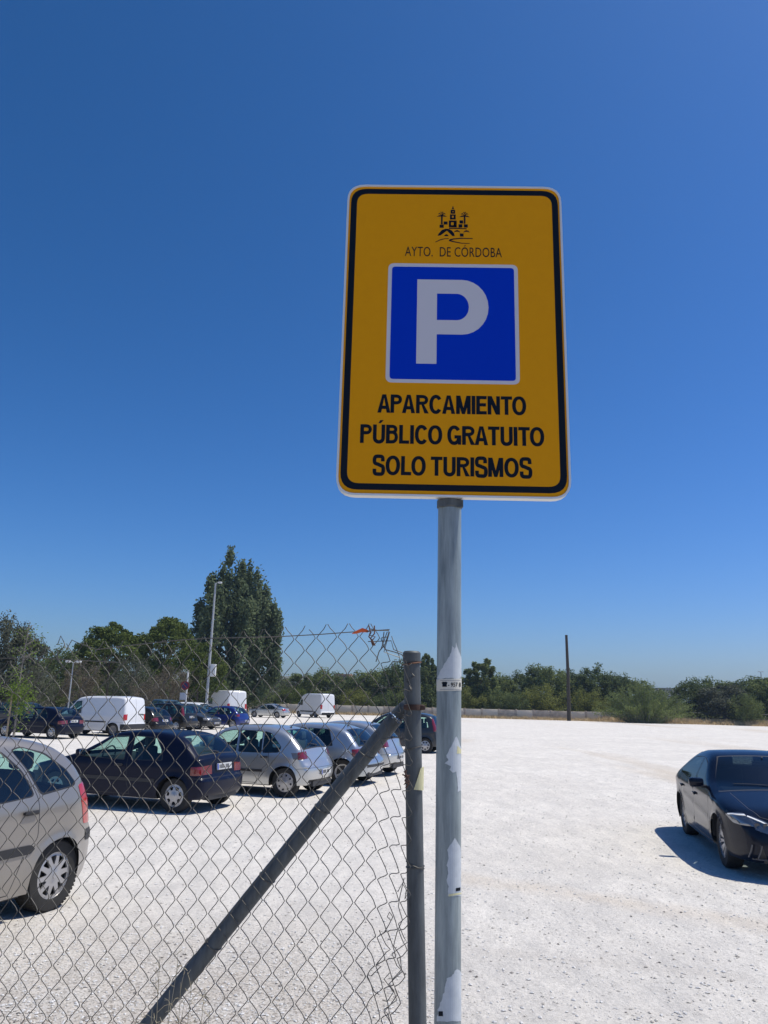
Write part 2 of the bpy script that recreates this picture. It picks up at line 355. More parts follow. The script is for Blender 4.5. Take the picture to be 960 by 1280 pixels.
def vehicle_meshes(sp_):
    s = Shell(sp_); st = s.step
    G = {}                                   # (name, key) -> [verts list, faces list, material index]
    def put(key, V, F, m=0):
        g = G.setdefault(key, [[], [], []]); n = sum(len(a) for a in g[0]); g[0].append(np.asarray(V, float)); g[1] += [tuple(i+n for i in q) for q in F]; g[2] += [m]*len(F)
    dom = list(s.U)
    # bottom edge, densified
    dom = dom+dens([s.U[-1], s.U[0]], .15)[1:-1]
    arches = []
    for xa in (s.xw, -s.xw):
        k = 26; a = [(xa+s.Ra*math.cos(PI*j/k), s.Rw+s.Ra*math.sin(PI*j/k)) for j in range(k+1)]
        arches.append([(xa+s.Ra, s.z0-.08)]+a+[(xa-s.Ra, s.z0-.08)])
    # loose points: grid plus rows hugging the rounded outline
    gx = np.arange(s.xr, s.xf, st); gz = np.arange(s.z0, s.H, st)
    X, Z = np.meshgrid(gx, gz); X[1::2] += st/2; P = np.c_[X.ravel(), Z.ravel()]
    P = P[inpoly(P, dom)]
    r = sp_.get('r', .09); P = P[pldist(P, s.U) > r*1.15]; rows = []
    tg = np.gradient(s.U, axis=0); tg /= np.linalg.norm(tg, axis=1)[:, None]; nr = np.c_[tg[:, 1], -tg[:, 0]]
    ok = inpoly(s.U+nr*.02, dom)
    if ok.mean() < .5: nr = -nr
    for q in (.06, .2, .42, .7, 1.0):
        rows.append(s.U+nr*r*q)
    rows = np.concatenate(rows); rows = rows[inpoly(rows, dom)]
    dr = pldist(rows, s.U); rows = rows[(dr > r*.04)]
    # thin out collisions in concave corners
    pts = np.r_[P, rows]
    for k in arches:
        aa = np.array([( (q[0]-(s.xw if k is arches[0] else -s.xw)), q[1]-s.Rw) for q in k[1:-1]])
        ctr = np.array([s.xw if k is arches[0] else -s.xw, s.Rw])
        pts = np.r_[pts, ctr+aa*(1+.05/s.Ra), ctr+aa*(1+.1/s.Ra)]
    regs = sp_['side']                       # list of (partname, polygon, kind)
    fr = []
    for nm, pl, kd in regs:
        if 'window' in nm:
            q = np.array(pl); c0 = q.mean(0); d = q-c0; fr.append(('g', [tuple(c0+v*(1+sp_.get('frame', .02)/max(.05, np.hypot(*v)))) for v in d], 'gap'))
    regs = list(regs)+fr
    loops = [dom]+arches+[dens(pl, .12, True) for _, pl, _ in regs]
    v, f = cdt(loops, pts, st*.18)
    cen = v[f].mean(1); keep = inpoly(cen, dom)
    for a in arches: keep &= ~inpoly(cen, a)
    f = f[keep]; cen = cen[keep]
    lab = np.full(len(f), -1)
    for i, (_, pl, _) in enumerate(regs):
        lab[inpoly(cen, loops[3+i]) & ((lab == -1) | (regs[i][2] != 'gap'))] = i
    for sgn in (1, -1):
        V = s.side(v, sgn)
        F = f[:, ::-1] if sgn == 1 else f
        emit(put, V, F, lab, regs, sgn, sp_)
    # sweep
    sregs = []
    for q in sp_['sweep'](s):
        if q[0] in ('windscreen', 'rear_window'):
            a_ = np.array(q[1]); c0 = a_.mean(0); d = a_-c0; e_ = np.maximum(np.abs(d).max(0), .1); sregs.append(('g', [tuple(p) for p in c0+d*(1+.028/e_)], 'gap'))
        sregs.append(q)
    hw = s.edge(s.U[:, 0], s.U[:, 1])
    dom2 = [(t, h) for t, h in zip(s.T, hw)]+[(t, -h) for t, h in list(zip(s.T, hw))[::-1]]
    pts = []
    for t, h in zip(s.T, hw):
        k = max(2, int(2*h/max(.12, st*1.4)))
        pts += [(t, -h+2*h*j/k) for j in range(1, k)]
    loops = [dom2]+[dens(pl, .1, True) for _, pl, _ in sregs]
    v, f = cdt(loops, pts, st*.15)
    cen = v[f].mean(1); keep = inpoly(cen, dom2); f = f[keep]; cen = cen[keep]
    lab = np.full(len(f), -1)
    for i in range(len(sregs)): lab[inpoly(cen, loops[1+i])] = i
    emit(put, s.sweep(v), f[:, ::-1], lab, sregs, 0, sp_)
    # wheel housings and floor pan
    for sgn in (1, -1):
        for xa in (s.xw, -s.xw):
            k = 20; V = []; Ra = s.Ra+.004; 
            for j in range(k+1):
                a = PI*j/k; x_, z_ = xa+Ra*math.cos(a), s.Rw+Ra*math.sin(a); yo = float(s.width(np.array([x_]), np.array([z_]))[0])-.022
                V += [tuple(s.warp(np.array([x_]), np.array([sgn*yo]), np.array([z_]))[0]), (x_, sgn*(s.W-.40), z_)]
            Fq = [(2*j, 2*j+1, 2*j+3, 2*j+2) for j in range(k)]+[tuple(2*j+1 for j in range(k+1))]
            put(('body', 0), V, Fq, 1)
    bx = MB(); y = s.W*.82
    bx.box(((s.xf+s.xr)/2, 0, s.z0+.07), (s.xf-s.xr-.45, y*1.0, .12)); bx.box((0, 0, s.z0+.05), (2*(s.xw-s.Ra)-.04, s.W*1.80, .1))
    for xa in ((s.xw+s.Ra+s.xf)/2, (-s.xw-s.Ra+s.xr)/2): bx.box((xa, 0, s.z0+.05), (max(.06, abs(abs(xa)-s.xw-s.Ra)*.9), s.W*1.2, .1))
    put(('body', 0), bx.v, bx.f, 1)
    return s, G

def emit(put, V, F, lab, regs, sgn, sp_):
    m = lab == -1
    sub(put, ('body', 0), V, F[m], 0)
    for i, (name, _, kind) in enumerate(regs):
        m = lab == i
        if not m.any(): continue
        if kind == 'gap': sub(put, ('body', 0), V, F[m], 1)
        elif kind == 'lower': sub(put, ('body', 0), V, F[m], 2)
        else:
            if kind == 'c': key = (name, 'c', '')
            elif sgn: key = (name, 'L' if sgn > 0 else 'R', '' if kind == 'L' else kind)
            else: key = (name, kind, '')
            off = sp_.get('off', {}).get(name, 0)
            sub(put, key, V, F[m], 0, off)
def sub(put, key, V, F, m, off=0):
    if len(F) == 0: return
    u, inv = np.unique(F, return_inverse=True); W = V[u].copy(); G = inv.reshape(F.shape)
    if off:
        nn = np.zeros_like(W); a = W[G]; fn = np.cross(a[:, 1]-a[:, 0], a[:, 2]-a[:, 0])
        for k in range(3): np.add.at(nn, G[:, k], fn)
        nn /= np.linalg.norm(nn, axis=1)[:, None]+1e-12
        W2 = W+nn*off
        # skirt back to the body
        from collections import Counter
        c = Counter()
        for t in G:
            for q in range(3): c[(t[q], t[(q+1) % 3])] += 1
        bd = [(a_, b_) for (a_, b_) in c if (b_, a_) not in c]
        n = len(W2); W3 = W2-nn*(abs(off)+.012)
        put(key, np.r_[W2, W3], [tuple(t) for t in G]+[(b_, a_, a_+n, b_+n) for a_, b_ in bd], m)
    else:
        put(key, W, [tuple(t) for t in G], m)

def weld(V, F, midx, mats, name, sharp=38):
    bm = bmesh.new(); vs_ = [bm.verts.new(p) for p in V]
    for q, m in zip(F, midx):
        try: fc = bm.faces.new([vs_[i] for i in q]); fc.material_index = m; fc.smooth = True
        except ValueError: pass
    bmesh.ops.remove_doubles(bm, verts=bm.verts, dist=.0012)
    me = bpy.data.meshes.new(name); bm.to_mesh(me); bm.free()
    for m in mats: me.materials.append(m)
    me.set_sharp_from_angle(angle=R_(sharp)); return me

_wheel = {}
def wheel_meshes(kind, R, wd):
    k = (kind, R, wd)
    if k in _wheel: return _wheel[k]
    rr = R*.66
    n, r1, r2, a1, a2, m, dish = {'cap10': (10, .46, .86, .10, .34, ALLOY, .012), 'cap8': (8, .60, .82, .16, .20, ALLOY, .02), 'cap7': (7, .52, .80, .26, .30, ALLOY, .02),
        'alloy5': (5, .30, .88, .30, .40, ALLOY, -.03), 'alloy10': (10, .30, .90, .15, .20, ALLOY, -.03), 'steel': (9, .55, .74, .16, .18, STEEL, -.03)}[kind]
    t = MB(); h = wd/2
    t.lathe([(rr*.96, -h*.6), (rr*.98, -h*.92), (R*.8, -h), (R*.94, -h*.96), (R*.985, -h*.8), (R, -h*.5), (R, h*.5), (R*.985, h*.8), (R*.94, h*.96), (R*.8, h), (rr*.98, h*.92), (rr*.96, h*.6)], 44, 'y')
    if kind == 'cap10':
        for j in range(56):
            a = 2*PI*j/56
            for yy in (-h*.66, 0, h*.66):
                c = Vector((math.cos(a)*R, yy, math.sin(a)*R)); e = Vector((-math.sin(a), 0, math.cos(a))); o = Vector((math.cos(a), 0, math.sin(a)))*.001; yv = Vector((0, h*.24, 0)); e = e*R*.036
                q = [c-e-yv+o, c+e-yv+o, c+e+yv+o, c-e+yv+o]; q2 = [p-o*3 for p in q]
                t.add(q+q2, [(0, 1, 2, 3), (0, 4, 5, 1), (1, 5, 6, 2), (2, 6, 7, 3), (3, 7, 4, 0)])
    tm = t.me('tyre', RUBBER)
    # rim face from a disc with openings
    loops = [[(rr*math.cos(2*PI*j/40), rr*math.sin(2*PI*j/40)) for j in range(40)]]
    for j in range(n):
        a = 2*PI*j/n+.2; da1, da2 = a1*PI/n*2*.5*2, a2*PI/n*2*.5*2
        if kind == 'alloy10': a += (.06 if j % 2 else -.06)
        q = [(rr*r1, a-da1, ), (rr*r1, a+da1), (rr*r2, a+da2), (rr*r2, a-da2)]
        q = [(r*math.cos(b), r*math.sin(b), rr*.07) for r, b in q]
        loops.append(fillet(q, True, 2))
    ring = [(rr*q*math.cos(2*PI*(j+.5*(i % 2))/24), rr*q*math.sin(2*PI*(j+.5*(i % 2))/24)) for i, q in enumerate((.14, .3, .45, .94)) for j in range(24)]+[(0, 0)]
    v, f = cdt(loops, ring, rr*.025); cen = v[f].mean(1)
    kp = inpoly(cen, loops[0])
    for l in loops[1:]: kp &= ~inpoly(cen, l)
    f = f[kp]; rad = np.hypot(v[:, 0], v[:, 1])/rr
    y = h*.80+dish*(1-rad**2)-.02*np.exp(-((rad-.93)/.03)**2)*.3+.012*(rad < .2)
    rm = MB(); V = np.c_[v[:, 0], y, v[:, 1]]; nV = len(V)
    rm.add(list(V)+list(V-np.array((0, .018, 0))), [tuple(t_[::-1]) for t_ in f])
    fs = set(); 
    for t_ in f:
        for q in range(3): fs.add((t_[q], t_[(q+1) % 3]))
    rm.f += [(a, b, b+nV, a+nV) for a, b in fs if (b, a) not in fs]; rm.m = [0]*len(rm.f)
    rm.lathe([(rr*.965, h*.80), (rr*.985, h*.9), (rr*1.0, h*.86), (rr*.99, h*.5), (rr*.93, h*.2)], 40, 'y')
    rm.lathe([(.0001, h*.80+dish+.02), (rr*.13, h*.80+dish+.018), (rr*.15, h*.80+dish)], 20, 'y')
    im = rm.me('rim', m, sharp=30)
    d = MB(); d.lathe([(.0001, -h*.5), (rr*.96, -h*.5)], 30, 'y').lathe([(rr*.95, h*.35), (.0001, h*.40)], 30, 'y'); d.lathe([(rr*.94, -h*.55), (rr*.94, h*.36)], 30, 'y')
    dm = d.me('wheel', BLACK)
    _wheel[k] = (dm, tm, im); return _wheel[k]

_cache = {}
def template(sp_):
    """all the meshes of one model; returns list of (name, mesh, location, parent index, rotz)"""
    if sp_['id'] in _cache: return _cache[sp_['id']]
    s, G = vehicle_meshes(sp_); L = []
    matof = {'side_window': GLASS, 'quarter_window': GLASS, 'windscreen': GLASS, 'rear_window': GLASS, 'tail_light': TAILRED, 'headlight': LAMPCLEAR, 'grille': BLACK, 'side_moulding': BLACK,
             'rear_bumper': 'PAINT', 'front_bumper': 'PAINT', 'bumper_strip': BLACK, 'air_intake': BLACK, 'light_lens': AMBER, 'window_frame': BLACK, 'fuel_flap': 'PAINT', 'pillar_trim': BLACK, 'window_trim': CHROME,
             'light_strip': AMBER, 'high_brake_light': TAILRED, 'corner_reflector': REDDARK, 'sill': BLACK}
    matof.update(sp_.get('mats', {}))
    for key, (Vl, F, mi) in G.items():
        V = np.concatenate(Vl); nm = key[0]
        if nm == 'body': me = weld(V, F, mi, [_PH, BLACK, sp_.get('lowermat', BLACK)], 'body')
        else:
            m = matof.get(nm, BLACK); me = weld(V, F, mi, [_PH if m == 'PAINT' else m], nm, 50)
        L.append([nm, me, (0, 0, 0), None, 0])
    W = s.W
    def hand(x, z, ln=.17, m=BLACK):
        for sgn in (1, -1):
            p = s.side([(x, z)], sgn)[0]; b = MB()
            b.rbox((0, sgn*.022, 0), (ln, .024, .04), .011); b.rbox((-ln*.42, sgn*.008, 0), (.02, .03, .022), .004); b.rbox((ln*.42, sgn*.008, 0), (.02, .03, .022), .004)
            L.append(['door_handle', b.me('door_handle', m), tuple(p), None, 0])
    for h in sp_.get('handles', []): hand(*h[:2], m=(_PH if len(h) > 2 else BLACK))
    mx, mz = sp_['mirror']
    for sgn in (1, -1):
        p = s.side([(mx, mz)], sgn)[0]; b = MB(); b.rbox((0, sgn*.13, .04), (.10, .20, .125), .035, 0); b.rbox((.02, sgn*.03, -.01), (.05, .10, .04), .012, 1)
        b.rbox((-.047, sgn*.13, .04), (.012, .17, .10), .004, 2)
        L.append(['wing_mirror', b.me('wing_mirror', [_PH if sp_.get('pmirror', True) else BLACK, BLACK, CHROME]), tuple(p), None, 0])
    # number plates
    for (where, z, full) in sp_.get('plates', [('r', .75, 1), ('f', .42, 1)]):
        t = s.tz(z, where); x, zz = s.xz(np.array([t])); x = float(x[0]); b = MB(); dx = .012 if where == 'f' else -.012
        x2, z2 = s.xz(np.array([s.tz(z+.05, where)])); x1, z1 = s.xz(np.array([s.tz(z-.05, where)])); sl_ = float((x2-x1)[0])/.1
        yy = .02
        b.box((0, 0, 0), (.012, .52, .11), 0); b.box((dx*.6, .235*(1 if where == 'r' else -1), 0), (.006, .04, .10), 1)
        for j, q in enumerate((-.17, -.125, -.08, -.035, .05, .095, .14)):
            b.box((dx*.6, -q, 0), (.005, .026, .066), 2)
        me = b.me('number_plate', [PLATE, PLATEBLUE, INK], False)
        me.transform(Matrix.Rotation(math.atan(sl_), 4, 'Y'))
        L.append(['number_plate', me, (x+dx, 0, float(zz[0])), None, 0])
    # rear wiper
    if sp_.get('wiper'):
        t0, t1 = s.tz(sp_['wiper'], 'r'), 0
        P = s.sweep([(t0, 0), (t0-.04, .12), (t0-.07, .26), (t0-.08, .36)]); b = MB(); b.tube([Vector(p)+Vector((-.018, 0, .01)) for p in P], [.014, .009, .007, .006], 6)
        L.append(['wiper', b.me('wiper', BLACK), (0, 0, 0), None, 0])
    t0 = s.tz(s.belt+.02, 'f') if sp_.get('fwiper', True) else None
    if t0:
        b = MB()
        for y0 in (.55, -.05):
            P = s.sweep([(t0+.05, y0), (t0+.08, y0-.15), (t0+.10, y0-.35), (t0+.11, y0-.5)]); b.tube([Vector(p)+Vector((.010, 0, .008)) for p in P], .004, 5)
        L.append(['wiper', b.me('wiper', BLACK), (0, 0, 0), None, 0])
    if sp_.get('antenna'):
        x = sp_['antenna']; t = s.tx(x, s.H-.12); z = float(s.xz(np.array([t]))[1][0]); b = MB(); b.tube([(x, 0, z), (x-.16, 0, z+.22)], [.008, .004], 6); b.rbox((x, 0, z+.005), (.05, .03, .02), .006)
        L.append(['antenna', b.me('antenna', BLACK), (0, 0, 0), None, 0])
    # cabin
    b = MB(); ws = sp_['ws']; b.box(((ws[0]-.05+sp_['tailx'])/2, 0, s.belt-.42), (ws[0]-sp_['tailx']-.1, W*1.6, .06)); b.rbox((ws[0]-.22, 0, s.belt-.13), (.42, W*1.55, .22), .05)
    if sp_.get('shelf'): b.box((sp_['shelf']-.2, 0, s.belt-.06), (.44, W*1.4, .03))
    L.append(['interior_trim', b.me('interior_trim', TRIM), (0, 0, 0), None, 0])
    for sx, rear in [(q, i > 0) for i, q in enumerate(sp_['seats'])]:
        for sy in ((-.37, .37) if not rear else (0,)):
            b = MB(); w_ = .5 if not rear else W*1.35
            b.rbox((0, 0, s.belt-.40), (.5, w_, .16), .05); b.rbox((-.24, 0, s.belt-.13), (.13, w_, .62), .05)
            for hy in ((0,) if not rear else (-.4, .4)): b.rbox((-.27, hy, s.belt+.27), (.09, .26, .17), .035); b.tube([(-.26, hy+.05, s.belt+.1), (-.26, hy+.05, s.belt+.22)], .007, 5); b.tube([(-.26, hy-.05, s.belt+.1), (-.26, hy-.05, s.belt+.22)], .007, 5)
            L.append(['seat', b.me('seat', SEAT), (sx, sy, 0), None, 0])
    b = MB(); K = 20; cx = ws[0]-.48
    ringp = [(cx+.05*math.sin(2*PI*j/K)*-1*.9, .37+.18*math.cos(2*PI*j/K), s.belt-.02+.17*math.sin(2*PI*j/K)) for j in range(K+1)]
    b.tube(ringp, .014, 6, caps=False); b.tube([(cx, .2, s.belt-.03), (cx, .54, s.belt-.03)], .016, 6); b.tube([(cx, .37, s.belt-.02), (cx+.3, .37, s.belt-.15)], .025, 6)
    L.append(['steering_wheel', b.me('steering_wheel', BLACK), (0, 0, 0), None, 0])
    dm, tm, im = wheel_meshes(sp_['wheel'], s.Rw, sp_.get('tw', .19))
    for xa in (s.xw, -s.xw):
        for sgn in (1, -1):
            i = len(L); L.append(['wheel', dm, (xa, sgn*(W-.045-sp_.get('tw', .19)/2), s.Rw), None, 0 if sgn == 1 else PI])
            L.append(['tyre', tm, (0, 0, 0), i, 0]); L.append(['rim', im, (0, 0, 0), i, 0])
    for e in sp_.get('extra', lambda s: [])(s): L.append(e)
    _cache[sp_['id']] = L; return L
_PH = bpy.data.materials.new('paint_placeholder')
_pm = {}
def vehicle(sp_, pm, rearleft, heading, name, label, cat='car', group=None, anchor='rl', fine=True, steer=0, dirt=None):
    """rearleft: ground point under the anchor wheel"""
    L = template(sp_); h = R_(heading); W = sp_['W']-.05
    ax = (-sp_['wb']/2 if anchor[0] == 'r' else sp_['wb']/2); ay = W if anchor[1] == 'l' else -W
    ox = rearleft[0]-(ax*math.cos(h)-ay*math.sin(h)); oy = rearleft[1]-(ax*math.sin(h)+ay*math.cos(h))
    root = empty(name, (ox, oy, 0), h); tag(root, label, cat, group)
    made = []
    for nm, me, loc, par, rz in L:
        if any(m == _PH for m in me.materials):
            k = (me.name, pm.name)
            if k not in _pm:
                c = me.copy(); 
                for i, m in enumerate(c.materials):
                    if m == _PH: c.materials[i] = pm
                _pm[k] = c
            me = _pm[k]
        if not fine and nm in ('steering_wheel', 'wiper', 'door_handle', 'antenna'): made.append(None); continue
        o = bpy.data.objects.new(nm, me); C.objects.link(o); o.parent = root if par is None else made[par]
        o.location = loc; o.rotation_euler = (0, 0, rz)
        if nm == 'wheel' and loc[0] > 0 and steer: o.rotation_euler = (0, 0, rz+R_(steer))
        made.append(o)
    return root

def R3(L, r=.04): return fillet([(x, z, r) for x, z in L], True, 3)
def lights_rear(s, z0, z1, wid, name='tail_light', slant=0):
    out = []
    t0, t1 = s.tz(z0, 'r'), s.tz(z1, 'r')
    for sg in (1, -1):
        h0, h1 = s.half(t0), s.half(t1)
        out.append((name, [(t0, sg*(h0+.05)), (t0, sg*(h0-wid)), (t1, sg*(h1-wid+slant)), (t1, sg*(h1+.05))], ('L', 'R')[sg < 0]))
    return out
def lights_front(s, z0, z1, wid, name='headlight', slant=0):
    out = []; t0, t1 = s.tz(z0, 'f'), s.tz(z1, 'f')
    for sg in (1, -1):
        h0, h1 = s.half(t0), s.half(t1)
        out.append((name, [(t0, sg*(h0+.05)), (t0, sg*(h0-wid)), (t1, sg*(h1-wid+slant)), (t1, sg*(h1+.05))], ('L', 'R')[sg < 0]))
    return out
def hatch_sweep(wsz, rwz, tl, hl, grille=(.55, .66, .45), intake=(.22, .36, .5), strip_=None, rwm=(.05, .09), wsm=(-.01, .02), bumpline=(.50,), tlw=.16, hlw=.34):
    def fn(s):
        o = [('windscreen', s.band(s.tz(wsz[0], 'f'), s.tz(wsz[1], 'f'), *wsm), 'c')]
        if rwz: o.append(('rear_window', s.band(s.tz(rwz[0], 'r'), s.tz(rwz[1], 'r'), *rwm), 'c'))
        if tl: o += lights_rear(s, tl[0], tl[1], tlw)
        if hl: o += lights_front(s, hl[0], hl[1], hlw)
        if grille: t0, t1 = s.tz(grille[0], 'f'), s.tz(grille[1], 'f'); w_ = grille[2]; o.append(('grille', [(t0, -w_), (t0, w_), (t1, w_*1.1), (t1, -w_*1.1)], 'c'))
        if intake: t0, t1 = s.tz(intake[0], 'f'), s.tz(intake[1], 'f'); w_ = intake[2]; o.append(('air_intake', [(t0, -w_), (t0, w_), (t1, w_), (t1, -w_)], 'c'))
        for z in bumpline:
            t = s.tz(z, 'r'); h = s.half(t)+.02; o.append(('g', [(t-.004, -h), (t-.004, h), (t+.004, h), (t+.004, -h)], 'gap'))
        t = s.tx((s.xf+s.p['ws'][0])/2*0+s.xf-.22, .5)
        if strip_:
            t0, t1 = s.tz(strip_[0], 'r'), s.tz(strip_[1], 'r'); h = min(s.half(t0), s.half(t1))+.03
            o.append(('bumper_strip', [(t0, -h), (t0, h), (t1, h), (t1, -h)], 'c'))
        # bonnet shut line
        th = s.tz(wsz[0]-.01, 'f'); tb = s.tz(.70, 'f') if s.p.get('bonnet') is None else s.tz(s.p['bonnet'], 'f')
        hb = min(s.half(th), s.half(tb))-.05
        o.append(('g', strip([(tb, -hb), (tb+.02, -hb-.0), (th-.03, -hb-.01)], .008), 'gap')); o.append(('g', strip([(tb, hb), (tb+.02, hb), (th-.03, hb+.01)], .008), 'gap'))
        o.append(('g', strip([(tb, -hb), (tb, hb)], .008), 'gap'))
        return o
    return fn

def gaps(*Ls): return [('g', strip(dens(fillet([(x, z, .06) for x, z in L]), .1), .009), 'gap') for L in Ls]

# --- people carrier (rounded tail)
MPV = dict(id='mpv', W=.875, wb=2.76, R=.318, belt=1.08, step=.045, r=.10, th=.17, tf=.22, tr=.17, bf=.25, br=.20, bw=.14, crown=.05, tw=.2, wheel='cap10', archgap=.045,
    prof=[(2.02, .20, 0), (2.15, .40, .12), (2.10, .64, .12), (1.85, .86, .2), (1.30, 1.03, .12), (.55, 1.49, .3), (0, 1.62, .5), (-.8, 1.63, .6), (-1.45, 1.50, .4), (-1.83, 1.14, .3), (-1.98, .80, .15), (-2.10, .66, .08), (-2.11, .40, .12), (-2.0, .24, 0)],
    side=[('side_window', R3([(.98, 1.09), (.42, 1.44), (.12, 1.52), (.08, 1.06)]), 'a'), ('side_window', R3([(-.02, 1.06), (0, 1.54), (-.40, 1.555), (-.62, 1.50), (-.84, 1.34), (-.98, 1.12)], .06), 'b'),
          ('quarter_window', R3([(-1.07, 1.13), (-.93, 1.34), (-.76, 1.51), (-.88, 1.53), (-1.14, 1.46), (-1.40, 1.31), (-1.54, 1.19), (-1.50, 1.165)], .04), 'a'),
          ('side_moulding', R3([(.9, .58), (.9, .67), (-.98, .67), (-1.03, .625), (-.98, .58)], .02), 'a'),
          ('tail_light', R3([(-1.76, .78), (-1.70, .92), (-1.60, 1.16), (-2.5, 1.24), (-2.5, .72)], .02), 'L'),
          ('corner_reflector', R3([(-1.86, .58), (-1.84, .70), (-2.4, .70), (-2.4, .56)], .02), 'L'),
          ('headlight', R3([(1.72, .68), (1.60, .82), (2.4, .9), (2.4, .64)], .02), 'L')]
         + gaps([(1.0, .30), (1.04, .99)], [(.03, .26), (.03, 1.5)], [(-.80, .26), (-.92, .60), (-1.06, .72), (-1.035, 1.08), (-.89, 1.34), (-.68, 1.54)], [(.95, .26), (-.80, .26)]),
    sweep=hatch_sweep((1.05, 1.47), (1.08, 1.50), (.74, 1.22), (.66, .84), tlw=.04, strip_=(.56, .70)),
    handles=[(-.12, .96), (-.93, .98)], mirror=(.82, 1.12), ws=(1.25,), tailx=-1.9, seats=[.0, -.95], plates=[('r', .86, 1), ('f', .42, 1)], off={'side_moulding': .014, 'tail_light': .004, 'corner_reflector': .006, 'bumper_strip': .006},
    mats={'tail_light': TAILRED, 'corner_reflector': BLACK})
# --- 1990s three door hatch with notched tail
H3 = dict(id='hatch3', W=.825, wb=2.58, R=.295, belt=.90, step=.055, r=.07, th=.15, tf=.14, tr=.08, bf=.14, br=.08, bw=.10, crown=.04, tw=.18, wheel='cap7', archgap=.045,
    prof=[(1.98, .22, 0), (2.06, .42, .1), (2.02, .60, .08), (1.92, .70, .1), (1.0, .92, .12), (.22, 1.31, .2), (-.2, 1.375, .4), (-1.0, 1.36, .3), (-1.36, 1.25, .15), (-1.66, .98, .07), (-1.78, .94, .05), (-1.81, .62, .05), (-1.88, .57, .04), (-1.87, .34, .1), (-1.78, .24, 0)],
    side=[('side_window', R3([(.84, .92), (.18, 1.24), (.0, 1.28), (-.18, 1.29), (-.20, .90)], .03), 'a'), ('quarter_window', R3([(-.36, .90), (-.32, 1.29), (-.78, 1.27), (-.96, 1.06), (-1.0, .92)], .03), 'a'),
          ('side_moulding', R3([(.85, .50), (.85, .56), (-.90, .56), (-.90, .50)], .01), 'a'),
          ('tail_light', R3([(-1.64, .66), (-1.64, .82), (-2.4, .82), (-2.4, .64)], .01), 'L'), ('headlight', R3([(1.80, .58), (1.76, .70), (2.4, .76), (2.4, .56)], .01), 'L')]
         + gaps([(.92, .28), (.95, .88)], [(-.28, 1.3), (-.28, .88), (-.30, .5), (-.38, .28)], [(.92, .28), (-.38, .28)], [(-1.60, .60), (-1.95, .60)]),
    sweep=hatch_sweep((.94, 1.30), (1.0, 1.29), (.66, .82), (.57, .69), strip_=None, tlw=.30, rwm=(.09, .12), bumpline=(.60,)), bonnet=.71,
    handles=[(-.12, .80)], mirror=(.70, .95), ws=(.95,), tailx=-1.4, seats=[-.15, -.95], shelf=-1.15, plates=[('r', .77, 1), ('f', .40, 1)], wiper=1.0, off={'side_moulding': .01, 'tail_light': .004}, mats={'tail_light': REDDARK, 'quarter_window': GLASS})
# --- five door supermini
H5 = dict(id='hatch5', W=.85, wb=2.46, R=.30, belt=.93, step=.055, r=.085, th=.16, tf=.18, tr=.12, bf=.18, br=.14, bw=.12, crown=.05, tw=.18, wheel='cap8', archgap=.045,
    prof=[(1.92, .22, 0), (2.0, .42, .1), (1.96, .62, .1), (1.80, .76, .15), (1.05, .97, .12), (.42, 1.36, .25), (0, 1.43, .4), (-.7, 1.43, .4), (-1.18, 1.33, .2), (-1.62, .98, .12), (-1.70, .74, .06), (-1.82, .60, .08), (-1.82, .40, .1), (-1.72, .25, 0)],
    side=[('side_window', R3([(.86, .95), (.36, 1.29), (.08, 1.34), (-.04, 1.34), (-.06, .93)], .03), 'a'), ('side_window', R3([(-.14, .93), (-.12, 1.34), (-.62, 1.33), (-.66, .93)], .03), 'b'),
          ('quarter_window', R3([(-.71, .93), (-.68, 1.33), (-.84, 1.29), (-1.10, 1.05), (-1.06, .95)], .03), 'a'),
          ('side_moulding', R3([(.8, .49), (.8, .54), (-.72, .54), (-.72, .49)], .01), 'a'),
          ('light_lens', R3([(-1.46, .81), (-1.38, .94), (-1.57, .94), (-1.60, .81)], .01), 'a'), ('tail_light', R3([(-1.58, .80), (-1.55, .95), (-2.4, .95), (-2.4, .80)], .01), 'L'), ('headlight', R3([(1.62, .62), (1.50, .77), (2.4, .85), (2.4, .60)], .01), 'L')]
         + gaps([(.88, .28), (.92, .92)], [(-.10, .27), (-.10, 1.36)], [(-.60, .27), (-.70, .55), (-.86, .70), (-.84, .93)], [(.88, .28), (-.60, .27)], [(-1.52, .58), (-1.9, .60)]),
    sweep=hatch_sweep((1.0, 1.34), (1.0, 1.34), (.80, .95), (.60, .76), strip_=(.30, .36), tlw=.12, bumpline=(.60,)), bonnet=.78,
    handles=[(-.0, .84), (-.76, .84)], mirror=(.74, 1.0), ws=(1.02,), tailx=-1.4, seats=[.05, -.8], shelf=-1.1, plates=[('r', .50, 1), ('f', .40, 1)], wiper=1.02, antenna=-.95, off={'side_moulding': .01, 'tail_light': .004, 'light_lens': .004}, mats={'tail_light': REDDARK, 'light_lens': mat('smoked_lens', (.16, .15, .15), .15, .2, coat=1)})
